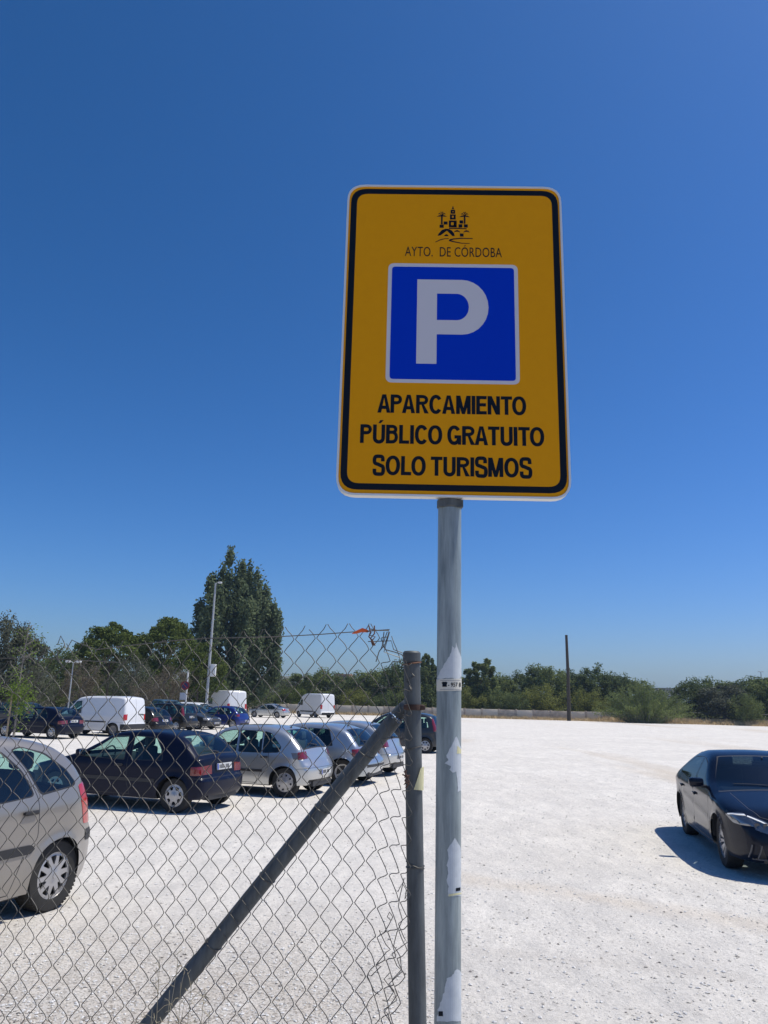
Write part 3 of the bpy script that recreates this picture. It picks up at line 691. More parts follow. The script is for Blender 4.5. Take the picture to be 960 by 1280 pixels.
# --- boxier three door hatch
G3 = dict(id='golf', W=.868, wb=2.51, R=.31, belt=.94, step=.06, r=.09, th=.15, tf=.16, tr=.12, bf=.16, br=.13, bw=.10, crown=.05, tw=.19, wheel='alloy5', archgap=.05,
    prof=[(1.98, .22, 0), (2.06, .42, .1), (2.02, .64, .1), (1.88, .76, .12), (1.02, .97, .12), (.42, 1.36, .25), (0, 1.43, .4), (-.9, 1.41, .3), (-1.32, 1.28, .15), (-1.68, .92, .12), (-1.76, .66, .06), (-1.90, .58, .08), (-1.90, .38, .1), (-1.80, .24, 0)],
    side=[('side_window', R3([(.84, .96), (.34, 1.30), (.05, 1.34), (-.24, 1.34), (-.26, .94)], .03), 'a'), ('quarter_window', R3([(-.34, .94), (-.32, 1.34), (-.84, 1.32), (-.98, .97)], .04), 'a'),
          ('side_moulding', R3([(.8, .48), (.8, .54), (-.85, .54), (-.85, .48)], .01), 'a'),
          ('tail_light', R3([(-1.55, .72), (-1.52, .90), (-2.4, .90), (-2.4, .70)], .01), 'L'), ('headlight', R3([(1.80, .60), (1.72, .76), (2.4, .80), (2.4, .58)], .01), 'L')]
         + gaps([(.88, .28), (.92, .93)], [(-.30, 1.36), (-.31, .93), (-.34, .5), (-.42, .27)], [(.88, .28), (-.42, .27)], [(-1.56, .56), (-1.95, .58)]),
    sweep=hatch_sweep((.99, 1.33), (.96, 1.30), (.70, .90), (.60, .74), strip_=(.44, .50), tlw=.18), handles=[(-.14, .82)], mirror=(.74, 1.0), ws=(1.0,), tailx=-1.4, seats=[-.1, -.9], shelf=-1.1, plates=[('r', .72, 1), ('f', .40, 1)], wiper=.99, antenna=-1.05,
    off={'side_moulding': .01, 'tail_light': .004, 'bumper_strip': .006}, mats={'tail_light': REDDARK, 'quarter_window': DGLASS})
# --- plain saloon
SAL = dict(id='saloon', W=.87, wb=2.65, R=.31, belt=.92, step=.08, r=.08, th=.17, tf=.16, tr=.12, bf=.16, br=.12, bw=.10, crown=.05, tw=.19, wheel='alloy5',
    prof=[(2.1, .22, 0), (2.2, .42, .1), (2.16, .62, .1), (2.0, .74, .12), (1.0, .95, .12), (.40, 1.34, .25), (-.05, 1.42, .4), (-.75, 1.38, .3), (-1.45, 1.04, .15), (-2.08, .98, .1), (-2.16, .70, .08), (-2.24, .6, .08), (-2.2, .36, .1), (-2.08, .26, 0)],
    side=[('side_window', R3([(.80, .95), (.32, 1.28), (.0, 1.33), (-.06, .93)], .03), 'a'), ('side_window', R3([(-.14, .93), (-.10, 1.33), (-.62, 1.30), (-1.05, 1.08), (-1.0, .95)], .03), 'b'),
          ('tail_light', R3([(-1.95, .76), (-1.92, .94), (-2.5, .94), (-2.5, .74)], .01), 'L'), ('headlight', R3([(1.84, .58), (1.76, .73), (2.5, .80), (2.5, .56)], .01), 'L')]
         + gaps([(.88, .28), (.92, .93)], [(-.10, .27), (-.10, .93)], [(-.68, .27), (-.95, .70), (-.95, .93)]),
    sweep=hatch_sweep((.98, 1.32), (1.06, 1.34), (.76, .94), (.58, .72), tlw=.26), handles=[(-.0, .84), (-.85, .84)], mirror=(.72, .98), ws=(1.0,), tailx=-1.5, seats=[.05, -.8], plates=[('r', .82, 1), ('f', .40, 1)], off={'tail_light': .004})
# --- tall small hatch / compact people carrier
TALL = dict(id='tall', W=.86, wb=2.66, R=.30, belt=.98, step=.07, r=.09, th=.13, tf=.17, tr=.10, bf=.18, br=.10, bw=.12, crown=.05, tw=.18, wheel='cap7',
    prof=[(2.0, .24, 0), (2.08, .44, .1), (2.04, .68, .1), (1.85, .84, .15), (1.25, 1.02, .12), (.55, 1.48, .25), (.1, 1.57, .4), (-1.2, 1.56, .3), (-1.62, 1.44, .15), (-1.82, 1.0, .12), (-1.86, .68, .06), (-1.95, .58, .06), (-1.94, .38, .1), (-1.84, .28, 0)],
    side=[('side_window', R3([(1.02, 1.0), (.48, 1.40), (.2, 1.46), (.1, .98)], .03), 'a'), ('side_window', R3([(.02, .98), (.08, 1.46), (-.66, 1.46), (-.78, .98)], .03), 'b'), ('quarter_window', R3([(-.88, .98), (-.76, 1.46), (-1.36, 1.42), (-1.48, 1.04)], .04), 'a'),
          ('tail_light', R3([(-1.72, .90), (-1.60, 1.38), (-2.4, 1.38), (-2.4, .90)], .02), 'L'), ('headlight', R3([(1.74, .66), (1.62, .82), (2.4, .9), (2.4, .62)], .01), 'L'), ('side_moulding', R3([(.9, .50), (.9, .58), (-.9, .58), (-.9, .50)], .01), 'a')]
         + gaps([(1.0, .30), (1.02, .97)], [(.06, .28), (.06, .97)], [(-.75, .3), (-.86, .97)]),
    sweep=hatch_sweep((1.05, 1.46), (1.02, 1.45), (.90, 1.38), (.64, .82), tlw=.02, strip_=(.44, .58)), handles=[(-.08, .86), (-.9, .86)], mirror=(.84, 1.06), ws=(1.2,), tailx=-1.6, seats=[.05, -.85], plates=[('r', .80, 1), ('f', .42, 1)],
    off={'side_moulding': .012, 'tail_light': .004, 'bumper_strip': .006}, mats={'tail_light': REDDARK})
# --- coupe-like saloon, front in detail
def cla_sweep(s):
    o = [('windscreen', s.band(s.tz(.965, 'f'), s.tz(1.345, 'f'), -.01, .02), 'c'), ('rear_window', s.band(s.tz(1.12, 'r'), s.tz(1.36, 'r'), .1, .12), 'c')]
    o += lights_rear(s, .76, .92, .26)
    T = lambda z: s.tz(z, 'f')
    for sg, sd_ in ((1, 'L'), (-1, 'R')):
        H = s.half(T(.66))
        o.append(('headlight', fillet([(T(.605), sg*(H+.06), 0), (T(.575), sg*(H-.04), .02), (T(.535), sg*(H-.17), .03), (T(.53), sg*(H-.255), .02), (T(.645), sg*(H-.22), .03), (T(.735), sg*(H-.03), .02), (T(.755), sg*(H+.06), 0)], True, 2), sd_))
        o.append(('light_strip', strip([(T(.735), sg*(H+.03)), (T(.70), sg*(H-.05)), (T(.655), sg*(H-.15)), (T(.63), sg*(H-.19)), (T(.58), sg*(H-.225)), (T(.545), sg*(H-.24))], .015), sd_))
        o.append(('air_intake', fillet([(T(.24), sg*(.50), .03), (T(.25), sg*(H+.0), .03), (T(.43), sg*(H-.04), .04), (T(.41), sg*(.56), .04)], True, 2), sd_+'x'))
    o.append(('grille', fillet([(T(.43), -.36, .03), (T(.43), .36, .03), (T(.52), .47, .04), (T(.635), .44, .05), (T(.655), 0, .1), (T(.635), -.44, .05), (T(.52), -.47, .04)], True, 3), 'c'))
    o.append(('air_intake', fillet([(T(.24), -.42, .02), (T(.24), .42, .02), (T(.38), .36, .03), (T(.38), -.36, .03)], True, 2), 'm'))
    th = s.tz(.95, 'f'); tb = T(.70); hb = .62
    for sg in (1, -1): o.append(('g', strip([(tb, sg*.40), (tb+.05, sg*.52), (tb+.3, sg*.60), (th-.03, sg*.66)], .009), 'gap'))
    return o
def cla_extra(s):
    L = []; b = MB(); t = s.tz(.545, 'f')
    P = s.sweep([(t, -.44), (t, -.25), (t, -.1)]); b.tube([Vector(p)+Vector((.015, 0, 0)) for p in P], [.012, .016, .014], 6)
    P = s.sweep([(t, .44), (t, .25), (t, .1)]); b.tube([Vector(p)+Vector((.015, 0, 0)) for p in P], [.012, .016, .014], 6)
    L.append(['grille_bar', b.me('grille_bar', CHROME), (0, 0, 0), None, 0])
    c = Vector(s.sweep([(t, 0)])[0])+Vector((.03, 0, 0)); b = MB()
    b.tube([c+Vector((0, .085*math.cos(2*PI*k/24), .085*math.sin(2*PI*k/24))) for k in range(25)], .009, 6, caps=False)
    for k in range(3): a = PI/2+2*PI*k/3; b.tube([c, c+Vector((0, .083*math.cos(a), .083*math.sin(a)))], [.016, .003], 5)
    L.append(['grille_badge', b.me('grille_badge', CHROME), (0, 0, 0), None, 0])
    for sg in (1, -1):         # bonnet power-dome edges
        tb, th = s.tz(.72, 'f'), s.tz(.93, 'f')
        b = MB(); H = s.half(s.tz(.66, 'f'))
        t0 = s.tz(.635, 'f')
        for q in (.045, .135):
            p = Vector(s.sweep([(t0, sg*(H-q))])[0]); b.lathe([(.001, .0), (.024, .002), (.030, .010), (.034, .010)], 16, 'y', (0, 0, 0))
            n = len(b.v); 
            for i in range(n-64, n): v = b.v[i]; b.v[i] = (p.x+.006+v[1], p.y+v[0], p.z+v[2])
        L.append(['lamp_projector', b.me('lamp_projector', DARKALLOY), (0, 0, 0), None, 0])
    for sg in (1, -1):
        H = s.half(s.tz(.66, 'f'))
        b = MB()
        for y0, y1 in ((.60, .56), (.70, .66)):
            P = s.sweep([(s.tz(.26, 'f'), sg*y0), (s.tz(.33, 'f'), sg*(y0+y1)/2), (s.tz(.41, 'f'), sg*y1)]); b.tube([Vector(p)+Vector((.012, 0, 0)) for p in P], .009, 5)
        P = s.sweep([(s.tz(.245, 'f'), sg*q) for q in (.46, .56, .66, H-.02, H+.02)]); b.tube([Vector(p)+Vector((.012, 0, 0)) for p in P], .010, 5)
        L.append(['intake_blade', b.me('intake_blade', mat('gloss_grey', (.10, .10, .105), .25)), (0, 0, 0), None, 0])
    # sun visor strip / interior mirror behind the screen
    b = MB(); b.rbox((.30, 0, 1.24), (.03, .26, .07), .012); b.tube([(.32, 0, 1.27), (.36, 0, 1.34)], .01, 5); L.append(['interior_mirror', b.me('interior_mirror', BLACK), (0, 0, 0), None, 0])
    return L
CLA = dict(id='coupe', W=.888, wb=2.70, R=.325, belt=.96, step=.05, r=.085, th=.22, tf=.22, tr=.16, bf=.30, br=.2, bw=.16, crown=.06, tw=.21, wheel='alloy10', archgap=.04, xws=.4,
    crease=[(1.2, .86, -1.9, .93, .012, .03), (1.0, .52, -1.0, .72, .016, .05), (.9, .36, -.95, .40, .014, .035)],
    prof=[(2.18, .20, 0), (2.30, .30, .08), (2.30, .50, .1), (2.20, .70, .14), (2.0, .80, .2), (1.05, .97, .15), (.38, 1.33, .3), (-.10, 1.425, .5), (-.75, 1.38, .4), (-1.55, 1.08, .3), (-2.15, .98, .12), (-2.26, .76, .1), (-2.32, .56, .1), (-2.26, .30, .1), (-2.1, .22, 0)],
    side=[('side_window', R3([(.74, .985), (.30, 1.25), (-.02, 1.325), (-.10, .97)], .03), 'a'), ('side_window', R3([(-.18, .97), (-.10, 1.33), (-.62, 1.30), (-1.25, 1.10), (-1.32, 1.04)], .03), 'b'),
          ('tail_light', R3([(-1.90, .78), (-1.86, .92), (-2.6, .94), (-2.6, .76)], .01), 'L'),
          ('headlight', fillet([(2.6, .60, 0), (2.0, .63, .03), (1.80, .735, .02), (1.98, .775, .03), (2.6, .77, 0)], True, 2), 'L'),
          ('light_strip', strip([(1.88, .742), (1.98, .752), (2.12, .748), (2.4, .736)], .014), 'L')]
         + gaps([(1.92, .42), (1.84, .62), (1.80, .80)], [(.86, .26), (.84, .6), (.92, .95)], [(-.14, .26), (-.14, .97)], [(-.78, .26), (-1.08, .65), (-1.15, 1.0)], [(.86, .26), (-.78, .26)]),
    sweep=cla_sweep, handles=[(-.02, .83, 1), (-1.02, .86, 1)], mirror=(.70, 1.0), ws=(1.0,), tailx=-1.5, seats=[-.1, -.95], plates=[('f', .33, 1)], off={'tail_light': .004, 'headlight': .003, 'light_strip': .012}, extra=cla_extra,
    mats={'headlight': mat('headlight_lens', (.22, .23, .25), .08, .7, coat=1), 'light_strip': LAMPON, 'side_window': DGLASS, 'rear_window': DGLASS, 'windscreen': glassmat('dark_screen', (.30, .38, .40))})
# --- small panel van
def van_badge(s):
    L = []; b = MB()
    for j, q in enumerate((-.62, -.56, -.50, -.43, -.37, -.27, -.21)):
        p = s.sweep([(s.tz(1.06, 'r'), q)])[0]; b.box((p[0]-.006, p[1], p[2]), (.006, .035 if j % 2 else .045, .07))
    L.append(['badge', b.me('badge', BLACK, False), (0, 0, 0), None, 0]); return L
def van_sweep(rear=True, wsz=(1.22, 1.80), tl=(.82, 1.10), hl=(.72, .92)):
    def fn(s):
        o = [('windscreen', s.band(s.tz(wsz[0], 'f'), s.tz(wsz[1], 'f'), 0, .03), 'c')]+lights_rear(s, tl[0], tl[1], .09)+lights_front(s, hl[0], hl[1], .28)
        t0, t1 = s.tz(.60, 'f'), s.tz(.70, 'f'); o.append(('grille', [(t0, -.4), (t0, .4), (t1, .45), (t1, -.45)], 'c'))
        t0, t1 = s.tz(.36, 'r'), s.tz(.60, 'r'); h = s.half(t0)+.06; o.append(('bumper_strip', [(t0, -h), (t0, h), (t1, h), (t1, -h)], 'c'))
        ta, tb = s.tz(.64, 'r'), s.tz(s.H-.12, 'r'); o.append(('g', strip([(ta, 0), (tb, 0)], .015), 'gap'))
        return o
    return fn
VAN = dict(id='van', W=.905, wb=2.82, R=.32, belt=1.12, step=.08, r=.10, th=.08, tf=.18, tr=.05, bf=.2, br=.04, bw=.12, crown=.06, tw=.19, wheel='steel', xws=.9, lowermat=mat('van_sill', (.45, .45, .44), .6),
    prof=[(2.15, .25, 0), (2.24, .45, .1), (2.2, .70, .1), (2.0, .95, .15), (1.55, 1.16, .12), (.95, 1.76, .3), (.5, 1.90, .4), (-1.6, 1.92, .3), (-1.95, 1.86, .12), (-2.05, 1.2, .2), (-2.07, .62, .05), (-2.16, .58, .03), (-2.15, .36, .05), (-2.05, .30, 0)],
    side=[('side_window', R3([(1.38, 1.16), (.92, 1.64), (.55, 1.70), (.50, 1.12)], .04), 'a'), ('tail_light', R3([(-1.98, .82), (-1.98, 1.10), (-2.5, 1.10), (-2.5, .82)], .01), 'L'), ('headlight', R3([(1.95, .72), (1.85, .92), (2.5, .95), (2.5, .70)], .01), 'L'),
          ('side_moulding', R3([(1.0, .68), (1.0, .76), (-1.0, .76), (-1.0, .68)], .01), 'a'), ('bumper_strip', R3([(-1.85, .34), (-1.85, .60), (-2.5, .60), (-2.5, .34)], .01), 'c')]
         + gaps([(1.35, .35), (1.40, 1.12)], [(.46, .35), (.46, 1.8)], [(1.35, .35), (.46, .35)], [(-1.1, .72), (-2.0, .72)]),
    sweep=van_sweep(), handles=[(.58, 1.0)], mirror=(1.2, 1.2), pmirror=False, ws=(1.5,), tailx=-1.9, seats=[.55], plates=[('f', .45, 1)], off={'side_moulding': .012, 'tail_light': .004, 'bumper_strip': .01}, extra=van_badge)
# --- high roof van
BIG = dict(id='bigvan', W=1.0, wb=3.45, R=.34, belt=1.45, step=.12, r=.12, th=.06, tf=.2, tr=.04, bf=.22, br=.03, bw=.12, crown=.06, tw=.21, wheel='steel', xws=1.4, lowermat=BLACK,
    prof=[(2.55, .3, 0), (2.66, .5, .1), (2.62, .85, .1), (2.4, 1.15, .2), (2.0, 1.40, .12), (1.45, 2.1, .3), (1.1, 2.45, .4), (.4, 2.62, .4), (-2.5, 2.62, .3), (-2.72, 2.52, .12), (-2.80, 1.5, .2), (-2.82, .66, .05), (-2.92, .62, .03), (-2.9, .42, .05), (-2.8, .38, 0)],
    side=[('side_window', R3([(1.75, 1.42), (1.30, 1.95), (.9, 1.98), (.88, 1.38)], .04), 'a'), ('tail_light', R3([(-2.72, 1.0), (-2.72, 1.45), (-3.2, 1.45), (-3.2, 1.0)], .01), 'L'), ('headlight', R3([(2.35, .85), (2.25, 1.1), (3, 1.15), (3, .85)], .01), 'L'), ('side_moulding', R3([(1.3, .62), (1.3, .78), (-1.3, .78), (-1.3, .62)], .01), 'a')]
         + gaps([(.8, .45), (.8, 2.0)], [(-.5, .6), (-.5, 2.3)]),
    sweep=van_sweep(True, (1.5, 2.15), (1.0, 1.45), (.85, 1.1)), handles=[(.95, 1.2)], mirror=(1.6, 1.5), pmirror=False, ws=(1.9,), tailx=-2.6, seats=[1.0], plates=[('f', .5, 1)], off={'side_moulding': .012, 'tail_light': .004, 'bumper_strip': .01})
# --- pickup with open bed
PICK = dict(id='pickup', W=.9, wb=3.0, R=.35, belt=1.12, step=.10, r=.07, th=.13, tf=.14, tr=.03, bf=.14, br=.03, bw=.1, crown=.03, tw=.2, wheel='steel', xws=.5,
    prof=[(2.3, .35, 0), (2.4, .55, .08), (2.36, .95, .1), (2.2, 1.05, .1), (1.25, 1.15, .1), (.75, 1.66, .2), (.3, 1.75, .3), (-.35, 1.74, .15), (-.55, 1.14, .04), (-2.3, 1.08, .06), (-2.36, .6, .05), (-2.44, .56, .03), (-2.4, .42, 0)],
    side=[('side_window', R3([(1.05, 1.16), (.66, 1.60), (.25, 1.66), (.2, 1.12)], .04), 'a'), ('side_window', R3([(.1, 1.12), (.14, 1.66), (-.3, 1.64), (-.42, 1.14)], .04), 'b'), ('tail_light', R3([(-2.26, .7), (-2.26, 1.0), (-3, 1.0), (-3, .7)], .01), 'L'), ('headlight', R3([(2.2, .76), (2.2, .94), (3, .96), (3, .76)], .01), 'L')]
         + gaps([(1.2, .45), (1.2, 1.1)], [(.15, .45), (.15, 1.1)], [(-.6, .5), (-.6, 1.05)]),
    sweep=hatch_sweep((1.17, 1.64), (1.2, 1.66), (.7, 1.0), (.76, .94), grille=(.72, .94, .4), bumpline=(.62,), intake=None, tlw=.1), bonnet=1.06, handles=[(.25, 1.0)], mirror=(.95, 1.22), ws=(1.2,), tailx=-.5, seats=[.35], plates=[('r', .70, 1), ('f', .5, 1)], off={'tail_light': .004})
#@@CARS
BEIGE = paint('beige_grey_paint', (.30, .275, .245), .55, .38, .10)
NAVY = paint('navy_paint', (.003, .006, .022), .1, .38, .004, .16, .12)
SILVER = paint('silver_paint', (.52, .53, .53), .7, .30, .05)
BSILV = paint('bluish_silver_paint', (.42, .46, .50), .7, .30, .05)
DGREY = paint('dark_grey_paint', (.03, .035, .042), .4, .35, .03, .5, .3)
BLK = paint('black_paint', (.007, .007, .008), .1, .3, .015, .4, .2)
BLU = paint('blue_paint', (.012, .03, .18), .3, .3, .02, .5, .3)
WHT = paint('white_paint', (.72, .73, .74), 0, .4, .10)
INKBLUE = paint('ink_blue_paint', (.004, .007, .018), .1, .24, .004, .32, .1)
TEAL = paint('faded_teal_paint', (.05, .11, .14), .4, .4, .1)
HD = 162
vehicle(MPV, BEIGE, (-3.04, 7.92), -111, 'people_carrier', 'beige grey people carrier with round tail, nearest car at the left edge behind the fence')
vehicle(H3, NAVY, (-3.56, 14.3), 161, 'hatchback_car', 'dark navy three door hatchback with white rear plate, just beyond the beige people carrier')
vehicle(H5, SILVER, (-1.93, 16.9), HD, 'hatchback_car', 'silver five door hatchback with dark wheel holes, right of the navy hatchback')
vehicle(G3, BSILV, (-.84, 19.3), HD, 'hatchback_car', 'bluish silver hatchback partly hidden by the diagonal fence brace')
vehicle(H5, SILVER, (-.16, 21.9), HD, 'hatchback_car', 'silver hatchback with only its tail showing between fence brace and fence post')
vehicle(TALL, DGREY, (1.87, 32.0), 166, 'hatchback_car', 'dark grey tall car, upright red tail lamp showing between fence post and sign pole')
vehicle(CLA, INKBLUE, tuple(ground(905, 1084)[:2]), -101, 'saloon_car', 'dark blue saloon facing the camera alone on the gravel at the right edge', anchor='fr', steer=0)
#@@FARCARS
G_ROW = 'cars parked in the far row'
vehicle(H3, NAVY, (-14.47, 35.43), HD, 'hatchback_car', 'dark navy small hatchback left of the white panel van, rear plate showing', group=G_ROW, fine=False)
vehicle(VAN, WHT, (-12.84, 38.65), HD, 'panel_van', 'small white panel van with grey lower side, between navy and black hatchbacks', 'van', fine=False)
vehicle(G3, BLK, tuple(ground(183, 919)[:2]), HD, 'hatchback_car', 'black hatchback right beside the white panel van', group=G_ROW, fine=False)
vehicle(TALL, BLK, tuple(ground(219, 914)[:2]), HD, 'hatchback_car', 'taller black hatchback, second car right of the white panel van', group=G_ROW, fine=False)
vehicle(SAL, DGREY, tuple(ground(246, 912)[:2]), -22, 'saloon_car', 'dark grey car with its headlights toward the camera, left of the bright blue hatchback', group=G_ROW, anchor='fr', fine=False)
vehicle(H5, BLU, tuple(ground(290, 911)[:2]), HD, 'hatchback_car', 'bright blue hatchback in front of the tall white van', group=G_ROW, fine=False)
vehicle(BIG, WHT, (at(279, 880, 74).x, 74), 124, 'high_roof_van', 'high roof white van behind the bright blue hatchback', 'van', fine=False)
vehicle(SAL, SILVER, tuple(ground(346, 897.5)[:2]), HD, 'saloon_car', 'silver saloon seen side on, between the two high roof white vans', group=G_ROW, fine=False)
vehicle(BIG, WHT, (at(394.5, 880, 88).x, 88), 128, 'high_roof_van', 'high roof white van standing alone furthest right beside the long low wall', 'van', fine=False)
vehicle(SAL, DGREY, (-12.0, 92), HD, 'saloon_car', 'dark car roof showing above the silver saloon, left of the furthest white van', group=G_ROW, fine=False)
vehicle(PICK, DGREY, (-15.8, 86), HD, 'pickup_truck', 'grey open bed pickup between the first high roof van and the silver saloon', 'pickup', fine=False)
vehicle(PICK, TEAL, (-13.6, 52), -30, 'pickup_truck', 'blue pickup facing the camera behind the black hatchbacks, beside the round sign', 'pickup', fine=False, anchor='fr')
vehicle(H5, DGREY, (-20.6, 46), HD, 'hatchback_car', 'dark car with bright windscreen at the far left behind the navy hatchback', group=G_ROW, fine=False)
vehicle(TALL, BLK, (-18.8, 52), HD, 'hatchback_car', 'black car whose roof shows between navy hatchback and white panel van', group=G_ROW, fine=False)
vehicle(H5, WHT, (-17.4, 50), HD, 'hatchback_car', 'white car seen above the navy hatchback, left of the panel van', group=G_ROW, fine=False)
vehicle(SAL, SILVER, (-14.2, 47), HD, 'saloon_car', 'pale silver car peeping out above the black hatchback beside the panel van', group=G_ROW, fine=False)
vehicle(TALL, WHT, (-13.4, 58), HD, 'hatchback_car', 'white roofed car behind the round no parking sign, left of the tall lamp post', group=G_ROW, fine=False)
vehicle(SAL, TEAL, (-11.9, 55), HD, 'saloon_car', 'blue grey car between the round sign and the tall lamp post', group=G_ROW, fine=False)
vehicle(H3, BLK, (-24.0, 50), HD, 'hatchback_car', 'black car at the extreme left edge behind the young tree', group=G_ROW, fine=False)
#@@GROUND
# ---------------------------------------------------------------- ground
def gravelmat():
    m = bpy.data.materials.new('white_gravel'); m.use_nodes = True; n = m.node_tree; p = n.nodes['Principled BSDF']; p.inputs['Roughness'].default_value = .95; p.inputs['Specular IOR Level'].default_value = .2
    tc = n.nodes.new('ShaderNodeTexCoord'); L = n.links.new
    def noise(sc, det=6, rough=.6, stretch=None, dist=0):
        q = n.nodes.new('ShaderNodeTexNoise'); q.inputs['Scale'].default_value = sc; q.inputs['Detail'].default_value = det; q.inputs['Roughness'].default_value = rough; q.inputs['Distortion'].default_value = dist
        if stretch:
            mp = n.nodes.new('ShaderNodeMapping'); mp.inputs['Scale'].default_value = stretch; mp.inputs['Rotation'].default_value = (0, 0, R_(-24)); L(tc.outputs['Object'], mp.inputs[0]); L(mp.outputs[0], q.inputs['Vector'])
        else: L(tc.outputs['Object'], q.inputs['Vector'])
        return q.outputs[0]
    def rampf(src, a, b, lo=0, hi=1):
        q = n.nodes.new('ShaderNodeMapRange'); q.inputs[1].default_value = a; q.inputs[2].default_value = b; q.inputs[3].default_value = lo; q.inputs[4].default_value = hi; L(src, q.inputs[0]); return q.outputs[0]
    def mixc(f, A, B, bl='MIX'):
        q = n.nodes.new('ShaderNodeMix'); q.data_type = 'RGBA'; q.blend_type = bl; L(f, q.inputs['Factor'])
        for k, v in (('A', A), ('B', B)):
            if isinstance(v, tuple): q.inputs[k].default_value = (*v, 1)
            else: L(v, q.inputs[k])
        return q.outputs['Result']
    def mul(a, b):
        q = n.nodes.new('ShaderNodeMath'); q.operation = 'MULTIPLY'
        L(a, q.inputs[0])
        if isinstance(b, float): q.inputs[1].default_value = b
        else: L(b, q.inputs[1])
        return q.outputs[0]
    c = mixc(rampf(noise(.35, 7, .7), .38, .62), (.665, .63, .575), (.75, .715, .655))
    c = mixc(rampf(noise(3.0, 8, .75, (1, .35, 1)), .40, .60, 0, .55), c, (.53, .51, .48))
    # tan clay streaks left by tyres
    c = mixc(rampf(noise(.16, 6, .62, (1, .16, 1), .5), .56, .68, 0, .55), c, (.53, .45, .35))
    def band(a, b2, wd, amt, col, c, sc=.7, xm=True):
        (x0, y0), (x1, y1) = a, b2; l = math.hypot(x1-x0, y1-y0); nx_, ny_ = -(y1-y0)/l, (x1-x0)/l
        vd = n.nodes.new('ShaderNodeVectorMath'); vd.operation = 'DOT_PRODUCT'; vd.inputs[1].default_value = (nx_, ny_, 0); L(tc.outputs['Object'], vd.inputs[0])
        ad = n.nodes.new('ShaderNodeMath'); ad.operation = 'MULTIPLY_ADD'; ad.inputs[1].default_value = wd*2.2; L(noise(sc, 4, .6), ad.inputs[0]); L(vd.outputs['Value'], ad.inputs[2])
        su = n.nodes.new('ShaderNodeMath'); su.operation = 'SUBTRACT'; su.inputs[1].default_value = nx_*x0+ny_*y0+wd*1.1; L(ad.outputs[0], su.inputs[0])
        ab = n.nodes.new('ShaderNodeMath'); ab.operation = 'ABSOLUTE'; L(su.outputs[0], ab.inputs[0])
        return mixc(mul(mul(rampf(ab.outputs[0], wd, wd*.25), mul(rampf(noise(2.5, 7, .75, (1, .4, 1)), .35, .6, .3, 1), rampf(sx0.outputs['X'], .3, 1.0) if xm else rampf(sx0.outputs['X'], .2, -.3))), amt), c, col)
    sx0 = n.nodes.new('ShaderNodeSeparateXYZ'); L(tc.outputs['Object'], sx0.inputs[0])
    P1, P2 = ground(575, 1098), ground(960, 1158)
    c = band(P1[:2], P2[:2], .42, .5, (.60, .52, .42), c)
    P1, P2 = ground(590, 1035), ground(900, 1128); c = band(P1[:2], P2[:2], .22, .3, (.50, .48, .44), c)
    P1, P2 = ground(600, 1000), ground(820, 1052); c = band(P1[:2], P2[:2], .2, .28, (.50, .48, .45), c)
    P1, P2 = ground(600, 1190), ground(960, 1225); c = band(P1[:2], P2[:2], .16, .25, (.50, .46, .41), c)
    P1, P2 = ground(600, 945), ground(960, 968); c = band(P1[:2], P2[:2], .9, .22, (.52, .50, .46), c, .2)
    P1, P2 = ground(600, 922), ground(960, 935); c = band(P1[:2], P2[:2], 1.6, .22, (.52, .50, .46), c, .12)
    P1, P2 = ground(120, 1060), ground(500, 1030); c = band(P1[:2], P2[:2], .25, .3, (.50, .48, .44), c, .7, False)
    # dirt bare of the white gravel along the fence
    sx = n.nodes.new('ShaderNodeSeparateXYZ'); L(tc.outputs['Object'], sx.inputs[0])
    near = rampf(sx.outputs['Y'], 8.6, 5.2); left = rampf(sx.outputs['X'], .9, -.6, .06, 1)
    dn = rampf(noise(1.6, 9, .82), .36, .58)
    c = mixc(mul(mul(near, left), mul(dn, .7)), c, (.50, .44, .37))
    # grit: small grains of several shades
    vo = n.nodes.new('ShaderNodeTexVoronoi'); vo.inputs['Scale'].default_value = 42; L(tc.outputs['Object'], vo.inputs['Vector'])
    sc = n.nodes.new('ShaderNodeSeparateColor'); L(vo.outputs['Color'], sc.inputs[0])
    grain = rampf(sc.outputs[0], .0, 1, .86, 1.08)
    gm = n.nodes.new('ShaderNodeMix'); gm.data_type = 'RGBA'; gm.blend_type = 'MULTIPLY'; gm.inputs['Factor'].default_value = .8
    cc = n.nodes.new('ShaderNodeCombineColor'); [L(grain, cc.inputs[i]) for i in range(3)]
    L(c, gm.inputs['A']); L(cc.outputs[0], gm.inputs['B']); c = gm.outputs['Result']
    # scattered dark chips
    v2 = n.nodes.new('ShaderNodeTexVoronoi'); v2.inputs['Scale'].default_value = 17; L(tc.outputs['Object'], v2.inputs['Vector'])
    s2 = n.nodes.new('ShaderNodeSeparateColor'); L(v2.outputs['Color'], s2.inputs[0])
    chip = mul(rampf(v2.outputs['Distance'], .24, .18), rampf(s2.outputs[1], .91, .94)); c = mixc(mul(chip, .5), c, (.22, .20, .18))
    v3 = n.nodes.new('ShaderNodeTexVoronoi'); v3.inputs['Scale'].default_value = 60; L(tc.outputs['Object'], v3.inputs['Vector']); s3 = n.nodes.new('ShaderNodeSeparateColor'); L(v3.outputs['Color'], s3.inputs[0])
    c = mixc(mul(mul(rampf(s3.outputs[2], .70, .78), mul(near, left)), .7), c, (.17, .14, .11))
    L(c, p.inputs['Base Color'])
    b1 = n.nodes.new('ShaderNodeBump'); b1.inputs['Strength'].default_value = .8; b1.inputs['Distance'].default_value = .02; L(noise(34, 7, .78), b1.inputs['Height'])
